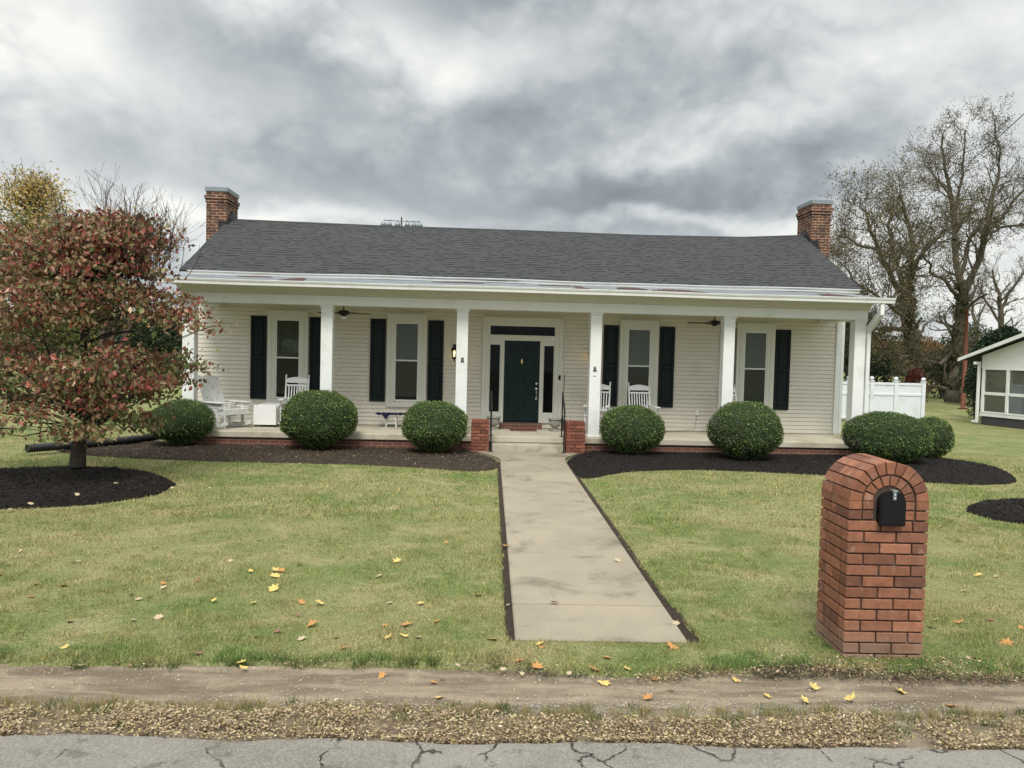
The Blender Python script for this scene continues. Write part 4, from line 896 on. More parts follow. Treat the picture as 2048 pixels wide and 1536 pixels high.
def rocker():
    t = thing('rocking_chair', 'x', 'rocking chair', (0, 0, 0), 0, 'white rocking chairs on the porch'); W = .25; m = M['chair']
    # chair faces -y
    for s in (-1, 1):
        mb = MB(); pts = [(s * W, -.42 + i * .84 / 12, .018 + .10 * ((i - 6.3) / 6) ** 2) for i in range(13)]
        for a, b in zip(pts[:-1], pts[1:]): mb.prism([(a[1], a[2] - .014), (b[1], b[2] - .014), (b[1], b[2] + .03), (a[1], a[2] + .03)], s * W - .014, s * W + .014, 'x')
        mb.build('rocker', m, t)
        mb = MB(); mb.tube([(s * W, -.22, .05), (s * W, -.24, .40), (s * W, -.25, .62)], [.018, .021, .018], 8); mb.build('leg', m, t)
        mb = MB(); mb.tube([(s * W, .20, .05), (s * W * .98, .22, .42), (s * W, .36, 1.10), (s * W, .37, 1.135)], [.018, .021, .017, .019], 8); mb.lathe([(.008, 0), (.021, .012), (.021, .028), (.0, .042)], 8, (s * W, .372, 1.13)); mb.build('leg', m, t)
        mb = MB(); mb.prism([(-.29, s * W - .045), (-.30, s * W + .045), (-.10, s * W + .04), (.26, s * W + .022), (.26, s * W - .022), (-.10, s * W - .035)], .62, .640, 'z', M=Matrix(((0, 1, 0, 0), (1, 0, 0, 0), (0, 0, 1, 0), (0, 0, 0, 1)))); mb.build('arm', m, t)
    mb = MB()
    for i in range(8): mb.cbox(-W - .02, W + .02, -.27 + i * .061, -.27 + i * .061 + .053, .40 - i * .006, .418 - i * .006, .003)
    mb.build('seat', m, t)
    mb = MB(); sl = lambda z: .22 + (z - .42) * .205
    n = 9; top = [(-W + .02 + (2 * W - .04) * i / n, 1.075 + .042 * math.sin(math.pi * i / n)) for i in range(n + 1)]
    poly = [(-W + .02, .985), (W - .02, .985)] + top[::-1]
    Mt = Matrix(((1, 0, 0, 0), (0, 1, .205, .22 - .42 * .205), (0, 0, 1, 0), (0, 0, 0, 1)))
    mb.prism(poly, -.010, .010, 'y', M=Mt); mb.build('headrest', m, t)
    mb = MB(); mb.cbox(-W + .02, W - .02, -.010, .010, .91, .945, .003, M=Mt); mb.build('back_rail', m, t); mb = MB(); mb.cbox(-W + .02, W - .02, -.010, .010, .50, .54, .003, M=Mt)
    mb.build('back_rail', m, t)
    mb = MB()
    for i in range(7):
        x = -W + .07 + i * (2 * W - .14) / 6; mb.cbox(x - .012, x + .012, -.006, .006, .54, .91, .002, M=Mt)
    mb.build('back_slats', m, t)
    mb = MB(); mb.tube([(-W, -.23, .22), (W, -.23, .22)], .010, 6); mb.tube([(-W, .21, .22), (W, .21, .22)], .010, 6)
    for s in (-1, 1): mb.tube([(s * W, -.23, .18), (s * W, .21, .18)], .010, 6); mb.tube([(s * W, -.23, .28), (s * W, .21, .28)], .010, 6)
    mb.build('stretcher', m, t)
    return t
rc = rocker(); rc.location = H(-5.08, 1.02, F); rc.rotation_euler = (0, 0, TH + .05); rc['label'] = 'white wooden rocking chair behind the round shrub left of the small white cabinet window'
rc['label'] = 'white slatted rocking chair beside the white cabinet, in front of the leftmost window'
dup(rc, H(1.73, 1.05, F), TH - .25, 'white rocking chair half hidden behind the column right of the door')
dup(rc, H(2.80, 1.08, F), TH + .12, 'white rocking chair in front of the first window right of the door')
dup(rc, H(4.98, 1.05, F), TH + .45, 'white rocking chair hidden behind the shrub and column before the rightmost window')

# weathered adirondack rocker, seen from its side, facing right
t = thing('adirondack_chair', 'weathered white wooden adirondack rocker at the left end of the porch', 'garden chair', H(-6.55, .78, F), TH - .62); m = M['oldwhite']
# local: faces +x
for s in (-1, 1):
    mb = MB(); pts = [(-.50 + i * 1.02 / 12, s * .30, .012 + .085 * ((i - 5.6) / 6) ** 2) for i in range(13)]
    for a, b in zip(pts[:-1], pts[1:]): mb.prism([(a[0], a[2] - .01), (b[0], b[2] - .01), (b[0], b[2] + .07), (a[0], a[2] + .07)], s * .30 - .014, s * .30 + .014, 'y')
    mb.build('rocker', m, t)
    mb = MB(); mb.cbox(.16, .245, s * .335 - .014, s * .335 + .014, .03, .545, .003); mb.build('leg', m, t)
    mb = MB(); mb.cbox(-.30, -.22, s * .335 - .012, s * .335 + .012, .05, .545, .003); mb.build('leg', m, t)
    mb = MB(); mb.cbox(-.40, .42, s * .345 - .065, s * .345 + .065, .547, .572, .004); mb.cbox(-.38, .40, s * .345 - .012, s * .345 + .012, .44, .546, .003); mb.build('arm', m, t)
    mb = MB(); mb.prism([(-.40, .16), (-.40, .26), (.40, .42), (.42, .32)], s * .30 - .012, s * .30 + .012, 'y'); mb.build('seat_rail', m, t)
mb = MB()
for i in range(7): x = -.22 + i * .092; mb.cbox(x, x + .08, -.30, .30, .298 + i * .0185, .314 + i * .0185, .003)
mb.cbox(.40, .425, -.32, .32, .30, .42, .003); mb.build('seat', m, t)
mb = MB(); Mb = Matrix.Translation((-.22, 0, .28)) @ Matrix.Rotation(R(-24), 4, 'Y')
for i in range(6):
    yy = -.27 + i * .09; hgt = .86 + .06 * math.sin(math.pi * (i + .5) / 6); mb.cbox(-.010, .010, yy + .004, yy + .084, 0, hgt, .003, M=Mb)
mb.cbox(-.03, -.010, -.29, .29, .66, .73, .003, M=Mb); mb.cbox(-.03, -.010, -.29, .29, .10, .17, .003, M=Mb); mb.build('backrest', m, t)
mb = MB(); mb.cbox(.40, .425, -.30, -.27, .02, .30, .003); mb.cbox(-.05, .0, -.36, .36, .50, .546, .003); mb.build('brace', m, t)

# white cabinet on castors
t = thing('cabinet', 'small plain white cabinet on castors standing on the porch left of the big shrub', 'cabinet', H(-5.70, .95, F), TH)
mb = MB(); mb.cbox(-.265, .235, 0, .022, .05, .485, .006); mb.cbox(.212, .235, .022, .62, .05, .465, .004); mb.cbox(-.265, -.243, .022, .62, .05, .465, .004); mb.cbox(-.243, .212, .022, .62, .05, .07, .004); mb.cbox(-.243, .212, .60, .62, .07, .465, .004)
mb.build('body', M['plastic'], t)
mb = MB(); mb.prism([(.10, .470), (.10, .482), (.64, .505), (.64, .490)], -.20, .262, 'x'); mb.prism([(.10, .40), (.10, .469), (.64, .489), (.64, .43), (.4, .37)], .237, .252, 'x'); mb.build('lid', M['plastic'], t)
for x in (-.22, .19):
    for yy in (.04, .57):
        mb = MB(); mb.tube([(x - .01, yy, .024), (x + .02, yy, .024)], .023, 10); mb.cbox(x - .015, x + .025, yy - .02, yy + .02, .040, .052, .002); mb.build('castor', M['brown'], t)

# small white stool and the navy cloth over it
t = thing('stool', 'small white wooden plant stool under a navy cloth by the wall', 'stool', H(-2.97, 1.50, F), TH)
for sx in (-1, 1):
    for sy in (-1, 1):
        mb = MB(); mb.prism([(sx * .115 - .014, 0), (sx * .115 + .014, 0), (sx * .10 + .014, .29), (sx * .10 - .014, .29)], sy * .09 - .013, sy * .09 + .013, 'y'); mb.build('leg', M['oldwhite'], t)
mb = MB(); mb.cbox(-.13, .13, -.12, .12, .291, .308, .003); mb.build('seat', M['oldwhite'], t)
mb = MB(); mb.cbox(-.10, .10, -.098, -.080, .20, .235, .003); mb.cbox(-.10, .10, .080, .098, .20, .235, .003); mb.cbox(-.11, .11, -.098, -.082, .09, .11, .003); mb.build('rail', M['oldwhite'], t)
mb = MB(); n = 22
top = [(-.36 + .76 * i / n, .318 + .006 * math.sin(i * 1.7)) for i in range(n + 1)]
for i in range(n):
    (xa, za), (xb, zb) = top[i], top[i + 1]; hang = lambda x: .02 + (.10 * max(0, 1 - abs(x + .12) / .11)) + .012 * math.sin(x * 40)
    mb.add([(xa, -.15, za), (xb, -.15, zb), (xb, .15, zb + .01), (xa, .15, za + .01)], [(0, 1, 2, 3)]); mb.add([(xa, -.152, za), (xb, -.152, zb), (xb, -.155, zb - hang(xb)), (xa, -.155, za - hang(xa))], [(3, 2, 1, 0)])
    mb.add([(xa, -.15, za - .012), (xb, -.15, zb - .012), (xb, .15, zb - .006), (xa, .15, za - .006)], [(3, 2, 1, 0)])
o = mb.build('cloth', M['navy'], None); o.location = H(-2.97, 1.50, F); o.rotation_euler = (0, 0, TH); tag(o, 'navy blue cloth with a hanging corner spread over the small stool', 'cloth')
# urns
def urn():
    t = thing('urn', 'x', 'urn planter', (0, 0, 0), 0, 'stone urns beside the front door')
    mb = MB(); mb.cbox(-.11, .11, -.11, .11, 0, .035, .005); mb.lathe([(.085, .035), (.06, .055), (.05, .08), (.075, .095), (.11, .12), (.135, .17), (.142, .22), (.15, .27)], 18); mb.build('body', M['stone'], t)
    mb = MB(); mb.lathe([(.15, .27), (.172, .275), (.172, .30), (.13, .30), (.12, .27)], 18)
    for k in range(8):
        a = k * math.pi / 4; mb.lathe([(.0, .13), (.022, .17), (.015, .22), (.0, .245)], 6, (.13 * math.cos(a), .13 * math.sin(a), 0))
    mb.build('rim', M['stone'], t); return t
u = urn(); u.location = H(-.62, 1.42, F); u.rotation_euler = (0, 0, TH); u['label'] = 'carved grey stone urn to the left of the front door, behind the handrail'
dup(u, H(.80, 1.30, F), TH + .3, 'carved grey stone urn to the right of the front door')
mb = MB(); mb.cbox(0, .62, 0, .38, 0, .012, .003); o = mb.build('doormat', M['mat'], None); o.location = H(-.24, 1.16, F + .001); o.rotation_euler = (0, 0, TH); tag(o, 'reddish brown doormat on the porch floor before the front door', 'doormat')
mb = MB(); mb.cbox(0, .20, 0, .12, 0, .20, .004); o = mb.build('box', M['pole'], None); o.location = H(.97, 1.45, F + .001); o.rotation_euler = (0, 0, TH); tag(o, 'small brown box on the porch beside the right stone urn', 'box')

# =================================================================== BRICK MAILBOX
t = thing('brick_mailbox', 'arched red brick mailbox pillar holding a black metal mailbox near the road', 'mailbox', (MBX, MBY, 0), -.012)
W, D_ = MBW, MBD; ZS = .995; R0 = W / 2; zc = 1.128
core = MB(); g = .017
arc = [(W / 2 + (R0 - g) * math.cos(a), zc + (R0 - g) * math.sin(a)) for a in np.linspace(0, math.pi, 25)]
core.prism([(g, 0), (W - g, 0)] + arc, g, D_ - g, 'y'); core.build('mortar', M['mortar'], t)
MBC = [(.255, .110, .064), (.225, .094, .055), (.295, .130, .076), (.175, .078, .050), (.245, .110, .068), (.27, .114, .062)]
bk = MB(); bricks(bk, 0, W, 0, D_, -.03, ZS, .226, .0775, .0035, .0115, MBC)
def bcol():
    c = random.choice(MBC); f = random.uniform(.88, 1.12); return tuple(v * f for v in c)
def arcbrick(r0, r1, a0, a1, y0, y1):
    """brick bounded by two radial joints"""
    n = 2; pts = [(W / 2 + r0 * math.cos(a), zc + r0 * math.sin(a)) for a in np.linspace(a0, a1, n)] + [(W / 2 + r1 * math.cos(a), zc + r1 * math.sin(a)) for a in np.linspace(a1, a0, n)]
    b = .0035; c = np.mean(pts, 0); P = [Vector((p[0], 0, p[1])) for p in pts]; inn = []
    for p in pts:
        v = np.array(p) - c; L = np.linalg.norm(v); q = c + v * (1 - b * 1.4 / L); inn.append(q)
    vs = [(q[0], y0, q[1]) for q in inn] + [(p[0], y0 + b, p[1]) for p in pts] + [(p[0], y1 - b, p[1]) for p in pts] + [(q[0], y1, q[1]) for q in inn]
    m = len(pts); fs = [tuple(range(m))[::-1], tuple(range(3 * m, 4 * m))]
    for s in range(3): fs += [(s * m + k, s * m + (k + 1) % m, (s + 1) * m + (k + 1) % m, (s + 1) * m + k) for k in range(m)]
    bk.add(vs, fs, bcol())
rt_ = .088
ycuts = lambda k: [(0, .205), (.215, .295), (.305, D_)]
NA = 11
for k in range(NA):
    a0 = math.pi * k / NA + .018; a1 = math.pi * (k + 1) / NA - .018
    for (ya, yb) in ycuts(k): arcbrick(R0 - rt_, R0 + random.uniform(-.002, .002), a0, a1, ya, yb)
for s in (0, 1):
    for (za, zb) in ((ZS + .006, ZS + .066), (ZS + .076, zc + .002)):
        xa, xb = (0, rt_) if s == 0 else (W - rt_, W)
        for (ya, yb) in ycuts(0): bk.cbox(xa, xb, ya, yb, za, zb, .0035, bcol())
# inner ring round the mailbox
ri0, ri1 = .112, R0 - rt_ - .012; NI = 8
for k in range(NI):
    arcbrick(ri0, ri1, math.pi * k / NI + .03, math.pi * (k + 1) / NI - .03, .006, .12); arcbrick(ri0 - .05, ri1, math.pi * k / NI + .03, math.pi * (k + 1) / NI - .03, D_ - .12, D_ - .006)
for s in (0, 1):
    for (za, zb) in ((ZS + .006, ZS + .066), (ZS + .076, zc - .002)):
        xa, xb = (rt_ + .012, W / 2 - ri0 + .004) if s == 0 else (W / 2 + ri0 - .004, W - rt_ - .012); bk.cbox(xa, xb, .006, .12, za, zb, .0035, bcol())
bk.build('brickwork', M['mbrick'], t)
# metal box
w2 = .084; zb0 = .972; zarc = 1.125
def mbp(w_, z0, off=0): return [(W / 2 + .001 - w_, z0), (W / 2 + .001 + w_, z0)] + [(W / 2 + .001 + w_ * math.cos(a), zarc + (w_ * .88 + off) * math.sin(a)) for a in np.linspace(0, math.pi, 15)]
mb = MB(); mb.prism(mbp(w2, zb0 + .01), -.032, .30, 'y'); box = mb.build('mailbox', M['black_metal'], t)
mb = MB(); mb.prism(mbp(w2 + .006, zb0 - .004, .004), -.049, -.029, 'y'); mb.prism(mbp(w2 - .004, zb0 + .01, -.006), -.055, -.049, 'y'); dr = mb.build('door', M['black_metal'], box)
mb = MB(); xk = W / 2 + .003; mb.cbox(xk - .012, xk + .012, -.065, -.055, 1.150, 1.212, .002); mb.cbox(xk - .010, xk + .022, -.065, -.01, 1.206, 1.219, .003); lt = mb.build('latch', M['galv'], box)
mb = MB()
for z in (1.165, 1.188): mb.lathe([(.0, 0), (.0055, .001), (.005, .004), (.0, .005)], 8); mb.v = mb.v[:-32] + [(a + xk, -.065 - c, b + z) for a, b, c in mb.v[-32:]]
mb.build('rivets', M['nickel'], lt)

# =================================================================== SHRUBS, TREES
def lumps(n=14, amp=.06):
    D = rdir(n); A = rng.uniform(-amp, amp, n)
    return lambda P: 1 + (np.exp(-((P[:, None, :] - D[None]) ** 2).sum(-1) / .12) * A).sum(1)
GREENB = [(.055, .092, .020), (.085, .135, .030), (.032, .056, .016), (.130, .180, .050), (.20, .22, .11), (.10, .08, .05)]
def boxwood(loc, rx, ry, h, label, n=17000, w=(4, 4, 3, 2, .5, .5), group='clipped boxwood balls along the porch', core=True, leaf=.021, sq=1.6, under=.55, dead=0):
    t = thing('boxwood_shrub', label, 'shrub', loc, 0, group); lf = lumps(60, .055); cz = h * .52
    def shape(P):
        q = np.sign(P) * np.abs(P) ** (1 / 1.10); z = q[:, 2]; r = lf(P)[:, None]
        k = np.where(z < -.35, 1 - (1 - under) * ((-.35 - z) / .65).clip(0, 1) ** 1.2, 1.0)
        return np.stack([q[:, 0] * rx * k, q[:, 1] * ry * k, cz + q[:, 2] * (h - cz if True else 1)], 1) * np.array([1, 1, 1]) * np.concatenate([r, r, r ** .5], 1)
    # dark inner mass
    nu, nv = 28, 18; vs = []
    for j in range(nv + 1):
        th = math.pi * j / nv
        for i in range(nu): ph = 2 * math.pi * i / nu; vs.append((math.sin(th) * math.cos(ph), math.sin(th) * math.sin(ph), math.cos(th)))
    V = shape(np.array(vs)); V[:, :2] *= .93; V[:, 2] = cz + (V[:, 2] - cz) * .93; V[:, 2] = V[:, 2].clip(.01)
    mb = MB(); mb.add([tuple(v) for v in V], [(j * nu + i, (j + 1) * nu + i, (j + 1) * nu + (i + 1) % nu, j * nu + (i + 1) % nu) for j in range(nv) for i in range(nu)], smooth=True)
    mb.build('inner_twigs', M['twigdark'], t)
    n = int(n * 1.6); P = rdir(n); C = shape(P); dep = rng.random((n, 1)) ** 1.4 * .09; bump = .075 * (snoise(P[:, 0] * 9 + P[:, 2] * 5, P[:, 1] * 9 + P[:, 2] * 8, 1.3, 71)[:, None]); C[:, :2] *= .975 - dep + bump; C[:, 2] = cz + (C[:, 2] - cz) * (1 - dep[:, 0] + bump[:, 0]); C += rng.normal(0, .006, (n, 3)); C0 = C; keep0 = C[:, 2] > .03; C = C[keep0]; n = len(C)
    U, V = leafUV(n, leaf, .35, wr=.62)
    K = pal(n, GREENB, w, .42); lowf = snoise(C[:, 0] * 1.0 + C[:, 1], C[:, 2] + C[:, 1] * .5, 4.0, 90 + int(abs(loc[0]) * 7)); K *= ((1.3 + .7 * lowf) * (1 + 5 * bump[:len(C0)][keep0][:, 0]))[:, None].astype(np.float32)  # patchy leaf tone, plus shade of hollows and gaps put into leaf colour
    if dead > 0:
        dm = (snoise(C[:, 0], C[:, 2], 6.0, 95)+ .6 * ((-C[:, 0] / rx) - C[:, 2] / h + .35) > .55 - dead) & (rng.random(n) < .6); K[dm] = pal(int(dm.sum()), [(.20, .19, .16), (.12, .11, .08), (.08, .09, .05)], [2, 2, 2], .3)
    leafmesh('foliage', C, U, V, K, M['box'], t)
    return t
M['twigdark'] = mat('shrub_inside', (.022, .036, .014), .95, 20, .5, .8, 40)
boxwood((-6.36, 16.0, 0), .66, .60, .98, 'rounded green boxwood at the left end of the porch, partly behind the red tree', 13000, (4, 4, 4, 1, .2, .2), leaf=.02)
boxwood((-3.49, 15.80, 0), .80, .74, 1.235, 'largest rounded boxwood left of the walk, in front of the first column', 24000, (4, 4, 3, 2.0, .35, .4))
boxwood((-1.10, 15.62, 0), .66, .62, 1.10, 'rounded boxwood next to the left brick step pier', 18000, (3, 5, 2.5, 2.4, .6, .4))
boxwood((2.96, 15.90, 0), .665, .62, 1.10, 'rounded boxwood right of the walk, before the first window', 18000, (4, 4, 3, 1.6, .7, .6), under=.7, dead=.12)
boxwood((5.20, 15.45, 0), .775, .70, 1.235, 'large rounded boxwood in front of the rightmost window', 22000, (4.5, 3.5, 3.5, 1.2, .9, 1.0), under=.75, dead=.22)
boxwood((8.16, 15.5, 0), .89, .72, 1.08, 'wide flat-topped boxwood at the right end of the porch', 24000, (5, 4, 4, 1.0, .4, .3), under=.85, dead=.08)
boxwood((9.55, 16.35, 0), .45, .45, .95, 'loose light green shrub behind the wide boxwood at the right corner', 7000, (1.5, 5, 1.5, 3, 1, .8), group=None, leaf=.026, under=.8)

class Tree:
    def __init__(s, seed): s.r = random.Random(seed); s.mb = MB(); s.tips = []; s.n = 0
    def limb(s, pts, radii, n=8): s.mb.tube(pts, radii, n, cap=False)
    def grow(s, p, d, L, r, lev, maxlev, up=.12, wob=.22, kids=(3, 5), ratio=.62, minr=.006, spread=(.5, 1.0)):
        seg = 4 if lev < maxlev else 3; P = [Vector(p)]; d = Vector(d).normalized(); q = s.r
        for i in range(seg):
            d = (d + Vector((q.gauss(0, wob), q.gauss(0, wob), q.gauss(0, wob) + up))).normalized(); P.append(P[-1] + d * (L / seg))
        rr = [max(minr, r * (1 - .55 * i / seg)) for i in range(seg + 1)]
        s.mb.tube(P, rr, 6 if r > .05 else (4 if r > .02 else 3), cap=False); s.n += 1
        if lev >= maxlev: s.tips += [P[-1], P[-2], P[1]]; return
        if lev >= maxlev - 1: s.tips.append(P[-1])
        for k in range(q.randint(*kids)):
            t = q.uniform(.25, 1.0); i = min(seg - 1, int(t * seg)); b = P[i].lerp(P[i + 1], t * seg - i); a = q.uniform(0, 6.283); dd = (P[i + 1] - P[i]).normalized()
            side = dd.orthogonal().normalized(); side = Matrix.Rotation(a, 3, dd) @ side; nd = dd * q.uniform(.55, 1.0) + side * q.uniform(*spread)
            s.grow(b, nd, L * ratio * q.uniform(.75, 1.15), max(minr, rr[i] * .58), lev + 1, maxlev, up, wob, kids, ratio, minr, spread)
    def leaves(s, per, spread, size, cols, w, t, name='crown', jit=.2, keep=1.0, m='leaf', **k):
        T_ = np.array([list(p) for p in s.tips]); T_ = T_[rng.random(len(T_)) < keep]; C = np.repeat(T_, per, 0) + rng.normal(0, spread, (len(T_) * per, 3)); n = len(C)
        U, V = leafUV(n, size, .3, **k); return leafmesh(name, C, U, V, pal(n, cols, w, jit), M[m], t)

# ---- red dogwood at left
t = thing('dogwood_tree', 'small spreading dogwood with red and green autumn leaves in a round mulch bed', 'tree', (0, 0, 0)); base = Vector((-6.39, 12.08, .06)); cx0, cy0 = -6.45, 12.08
tr = Tree(5); tp = [base + Vector(v) for v in ((0, 0, -.1), (0.01, 0, .12), (.03, .0, .42), (.06, .01, .72), (.10, .0, 1.0), (.05, .02, 1.5), (.12, -.02, 2.1), (.2, 0, 2.8), (.3, 0, 3.3)) ]
tr.limb(tp, [.145, .122, .105, .10, .095, .075, .055, .035, .015], 12)
CL = []
q = random.Random(11)
def crown_r(z):     # half width of the crown at height z
    return float(np.interp(z, [.55, .85, 1.2, 1.8, 2.3, 2.8, 3.3, 3.75, 4.1], [1.15, 1.75, 2.0, 2.0, 1.85, 1.5, 1.0, .5, .15]))
k = 0
while len(CL) < 265:
    z = .86 + .295 * q.randint(0, 10) + q.gauss(0, .06); a = q.uniform(0, 6.283); r_ = crown_r(z) * (1 + .55 * snoise(np.array([a * 1.1]), np.array([z * 1.3]), 1.0, 78)[0]); rr = r_ * math.sqrt(q.uniform(.10, 1.0)) * q.uniform(.86, 1.05); x = cx0 - .05 + .17 * (z - 1) + rr * math.cos(a); y_ = cy0 + rr * math.sin(a) * .9
    if z < 1.2 and rr < 1.0: continue
    # gaps in the foliage
    if snoise(np.array([x * 1.0]), np.array([z * 1.0]), 2.3, 77)[0] < -.10 and rr > .3 * r_: continue
    CL.append((Vector((x, y_, z)), rr / r_))
for k in range(34):
    z = q.uniform(3.3, 4.12); CL.append((Vector((-5.82 + q.gauss(0, .30 * (4.35 - z)), cy0 + q.gauss(0, .3), z)), .9))
for k in range(16): CL.append((Vector((q.uniform(-8.0, -6.6), cy0 + q.gauss(0, .5), q.uniform(3.1, 3.85))), .8))
for c, f in CL:
    hd = math.hypot(c.x - cx0, c.y - cy0); hz_ = max(.75, min(3.0, c.z - .45 * hd + .15)); s0 = Vector((base.x + .06 + .05 * hz_, cy0, hz_)); mid = s0.lerp(c, .5) + Vector((q.gauss(0, .08), q.gauss(0, .08), -.04 * hd))
    P = [s0, s0.lerp(mid, .5) + Vector((0, 0, .04)), mid, mid.lerp(c, .5) + Vector((0, 0, .03)), c]; r0 = .005 + .006 * hd * q.uniform(.5, 1.2)
    tr.mb.tube(P, [r0, r0 * .8, r0 * .6, r0 * .45, .004], 5, cap=False)
    for _ in range(4):
        e = c + Vector((q.gauss(0, .17), q.gauss(0, .17), q.gauss(.05, .09))); tr.mb.tube([mid.lerp(c, .6), c, e], [.005, .004, .002], 3, cap=False)
for sx, sz_, x1, z1 in ((.05, .62, .62, .98), (-.02, .95, -.45, 1.25), (-.02, 1.0, -.30, 1.5), (.08, .9, .75, 1.5)):
    p0 = base + Vector((sx, 0, sz_ - .06)); p1 = base + Vector((x1, q.uniform(-.3, .1), z1)); tr.mb.tube([p0, p0.lerp(p1, .5) + Vector((0, 0, .03)), p1, p1 + (p1 - p0) * .8 + Vector((0, 0, .1))], [.05, .042, .034, .015], 7, cap=False)
# bare shoots at the top right
for _ in range(80):
    a = q.uniform(-1.2, 1.2); b = Vector((cx0 + q.uniform(-.1, 1.5), cy0 + q.uniform(-.8, .6), q.uniform(2.9, 3.75))); tr.grow(b, (a * .5 + .15, q.uniform(-.4, .4), 1.0), q.uniform(.35, .75), .007, 1, 2, .1, .14, (2, 3), .6, .0024)
tr.mb.build('trunk', M['barkdog'], t)
DOG = [(.19, .065, .045), (.27, .080, .058), (.36, .065, .05), (.22, .145, .078), (.185, .170, .068), (.115, .145, .048), (.34, .20, .115), (.46, .31, .21)]
CC = []; KK = []
for c, f in CL:
    n = int(q.uniform(60, 125)); P = rng.normal(size=(n, 3)) * np.array([.20, .20, .065]); CC.append(np.array(c) + P)
    red = f * .9 + .25 * (c.z - 2) / 2 + q.uniform(-.32, .32)
    w_ = [3, 2.2, .7, 3, 1.5, .7, 2.2, .7] if red > .75 else ([1.6, .6, .12, 3, 3, 2.2, 1.8, .4] if red > .45 else [.4, .2, .03, 2, 4, 4, 1, .15]); KK.append(pal(n, DOG, w_, .22))
C = np.concatenate(CC); n = len(C); U, V = leafUV(n, .074, .35, droop=.9, wr=.6); leafmesh('crown', C, U, V, np.concatenate(KK), M['leaf'], t, fold=.35)

# ---- ivy-green, yellowing tree and bare tree behind it at left
t = thing('yellow_tree', 'tall tree turning yellow above green, far behind the red dogwood', 'tree'); tr = Tree(8); b = Vector((-24.2, 41, 0)); q = tr.r
tr.limb([b, b + Vector((.3, 0, 3)), b + Vector((.2, 0, 7)), b + Vector((.4, 0, 7.8))], [.45, .32, .22, .08], 8)
CLY = []
for _ in range(210):
    z = q.uniform(2.0, 10.3); r_ = float(np.interp(z, [2.0, 4, 6.4, 7.6, 8.8, 9.7, 10.4], [3.0, 4.7, 4.2, 3.0, 1.9, 1.4, .6])); a = q.uniform(0, 6.283); rr = r_ * math.sqrt(q.random()); CLY.append((b.x + (.5 if z < 8 else 0.1) + rr * math.cos(a), b.y + rr * math.sin(a), z))
    c = Vector(CLY[-1]); s0 = Vector((b.x + .2, b.y, max(2, z - .6 * rr))); tr.mb.tube([s0, s0.lerp(c, .5) + Vector((0, 0, .2)), c], [.08, .05, .015], 4, cap=False)
    tr.grow(c, (q.gauss(0, .5), q.gauss(0, .5), 1), .9, .02, 1, 2, .1, .2, (2, 3), .6, .008)
tr.mb.build('trunk', M['bark'], t); CC = []; KK = []
for c in CLY:
    top = c[2] > 8.3 - .1 * abs(c[0] - b.x); n = 95 if top else 210; CC.append(np.array(c) + rng.normal(size=(n, 3)) * np.array([.55, .55, .42]))
    y_ = c[2] > 6.6 + q.uniform(-2, 1.5); KK.append(pal(n, [(.42, .30, .09), (.50, .37, .12), (.36, .26, .10), (.16, .16, .045), (.075, .11, .03)], [3, 3, 2, 1, .4] if top else ([2, 1.5, 1, 3, 2.5] if y_ else [.3, .2, .3, 2, 5]), .2))
C = np.concatenate(CC); n = len(C); U, V = leafUV(n, .12, .3, wr=.6); leafmesh('crown', C, U, V, np.concatenate(KK), M['leaf'], t)
t = thing('bare_tree', 'leafless fine-twigged tree rising behind the red dogwood', 'tree'); tr = Tree(21); q = tr.r; b = Vector((-10.4, 20.5, 0))
for k in range(9):
    top = at(q.uniform(215, 345), q.uniform(440, 530), 20.5 + q.uniform(-.8, .8)); b0 = b + Vector((q.uniform(-.15, .15), q.uniform(-.15, .15), 0)); mid = b0.lerp(top, .5) + Vector((q.gauss(0, .1), 0, .2))
    tr.mb.tube([b0, mid, top], [.06, .035, .02], 6, cap=False); d = top - mid
    for _ in range(5): tr.grow(mid.lerp(top, q.uniform(.5, 1)), d + Vector((q.gauss(0, .8), q.gauss(0, .8), .3)), q.uniform(.9, 1.4), .012, 0, 2, .10, .11, (2, 4), .62, .0035, (.25, .6))
tr.mb.build('trunk', M['twig'], t)

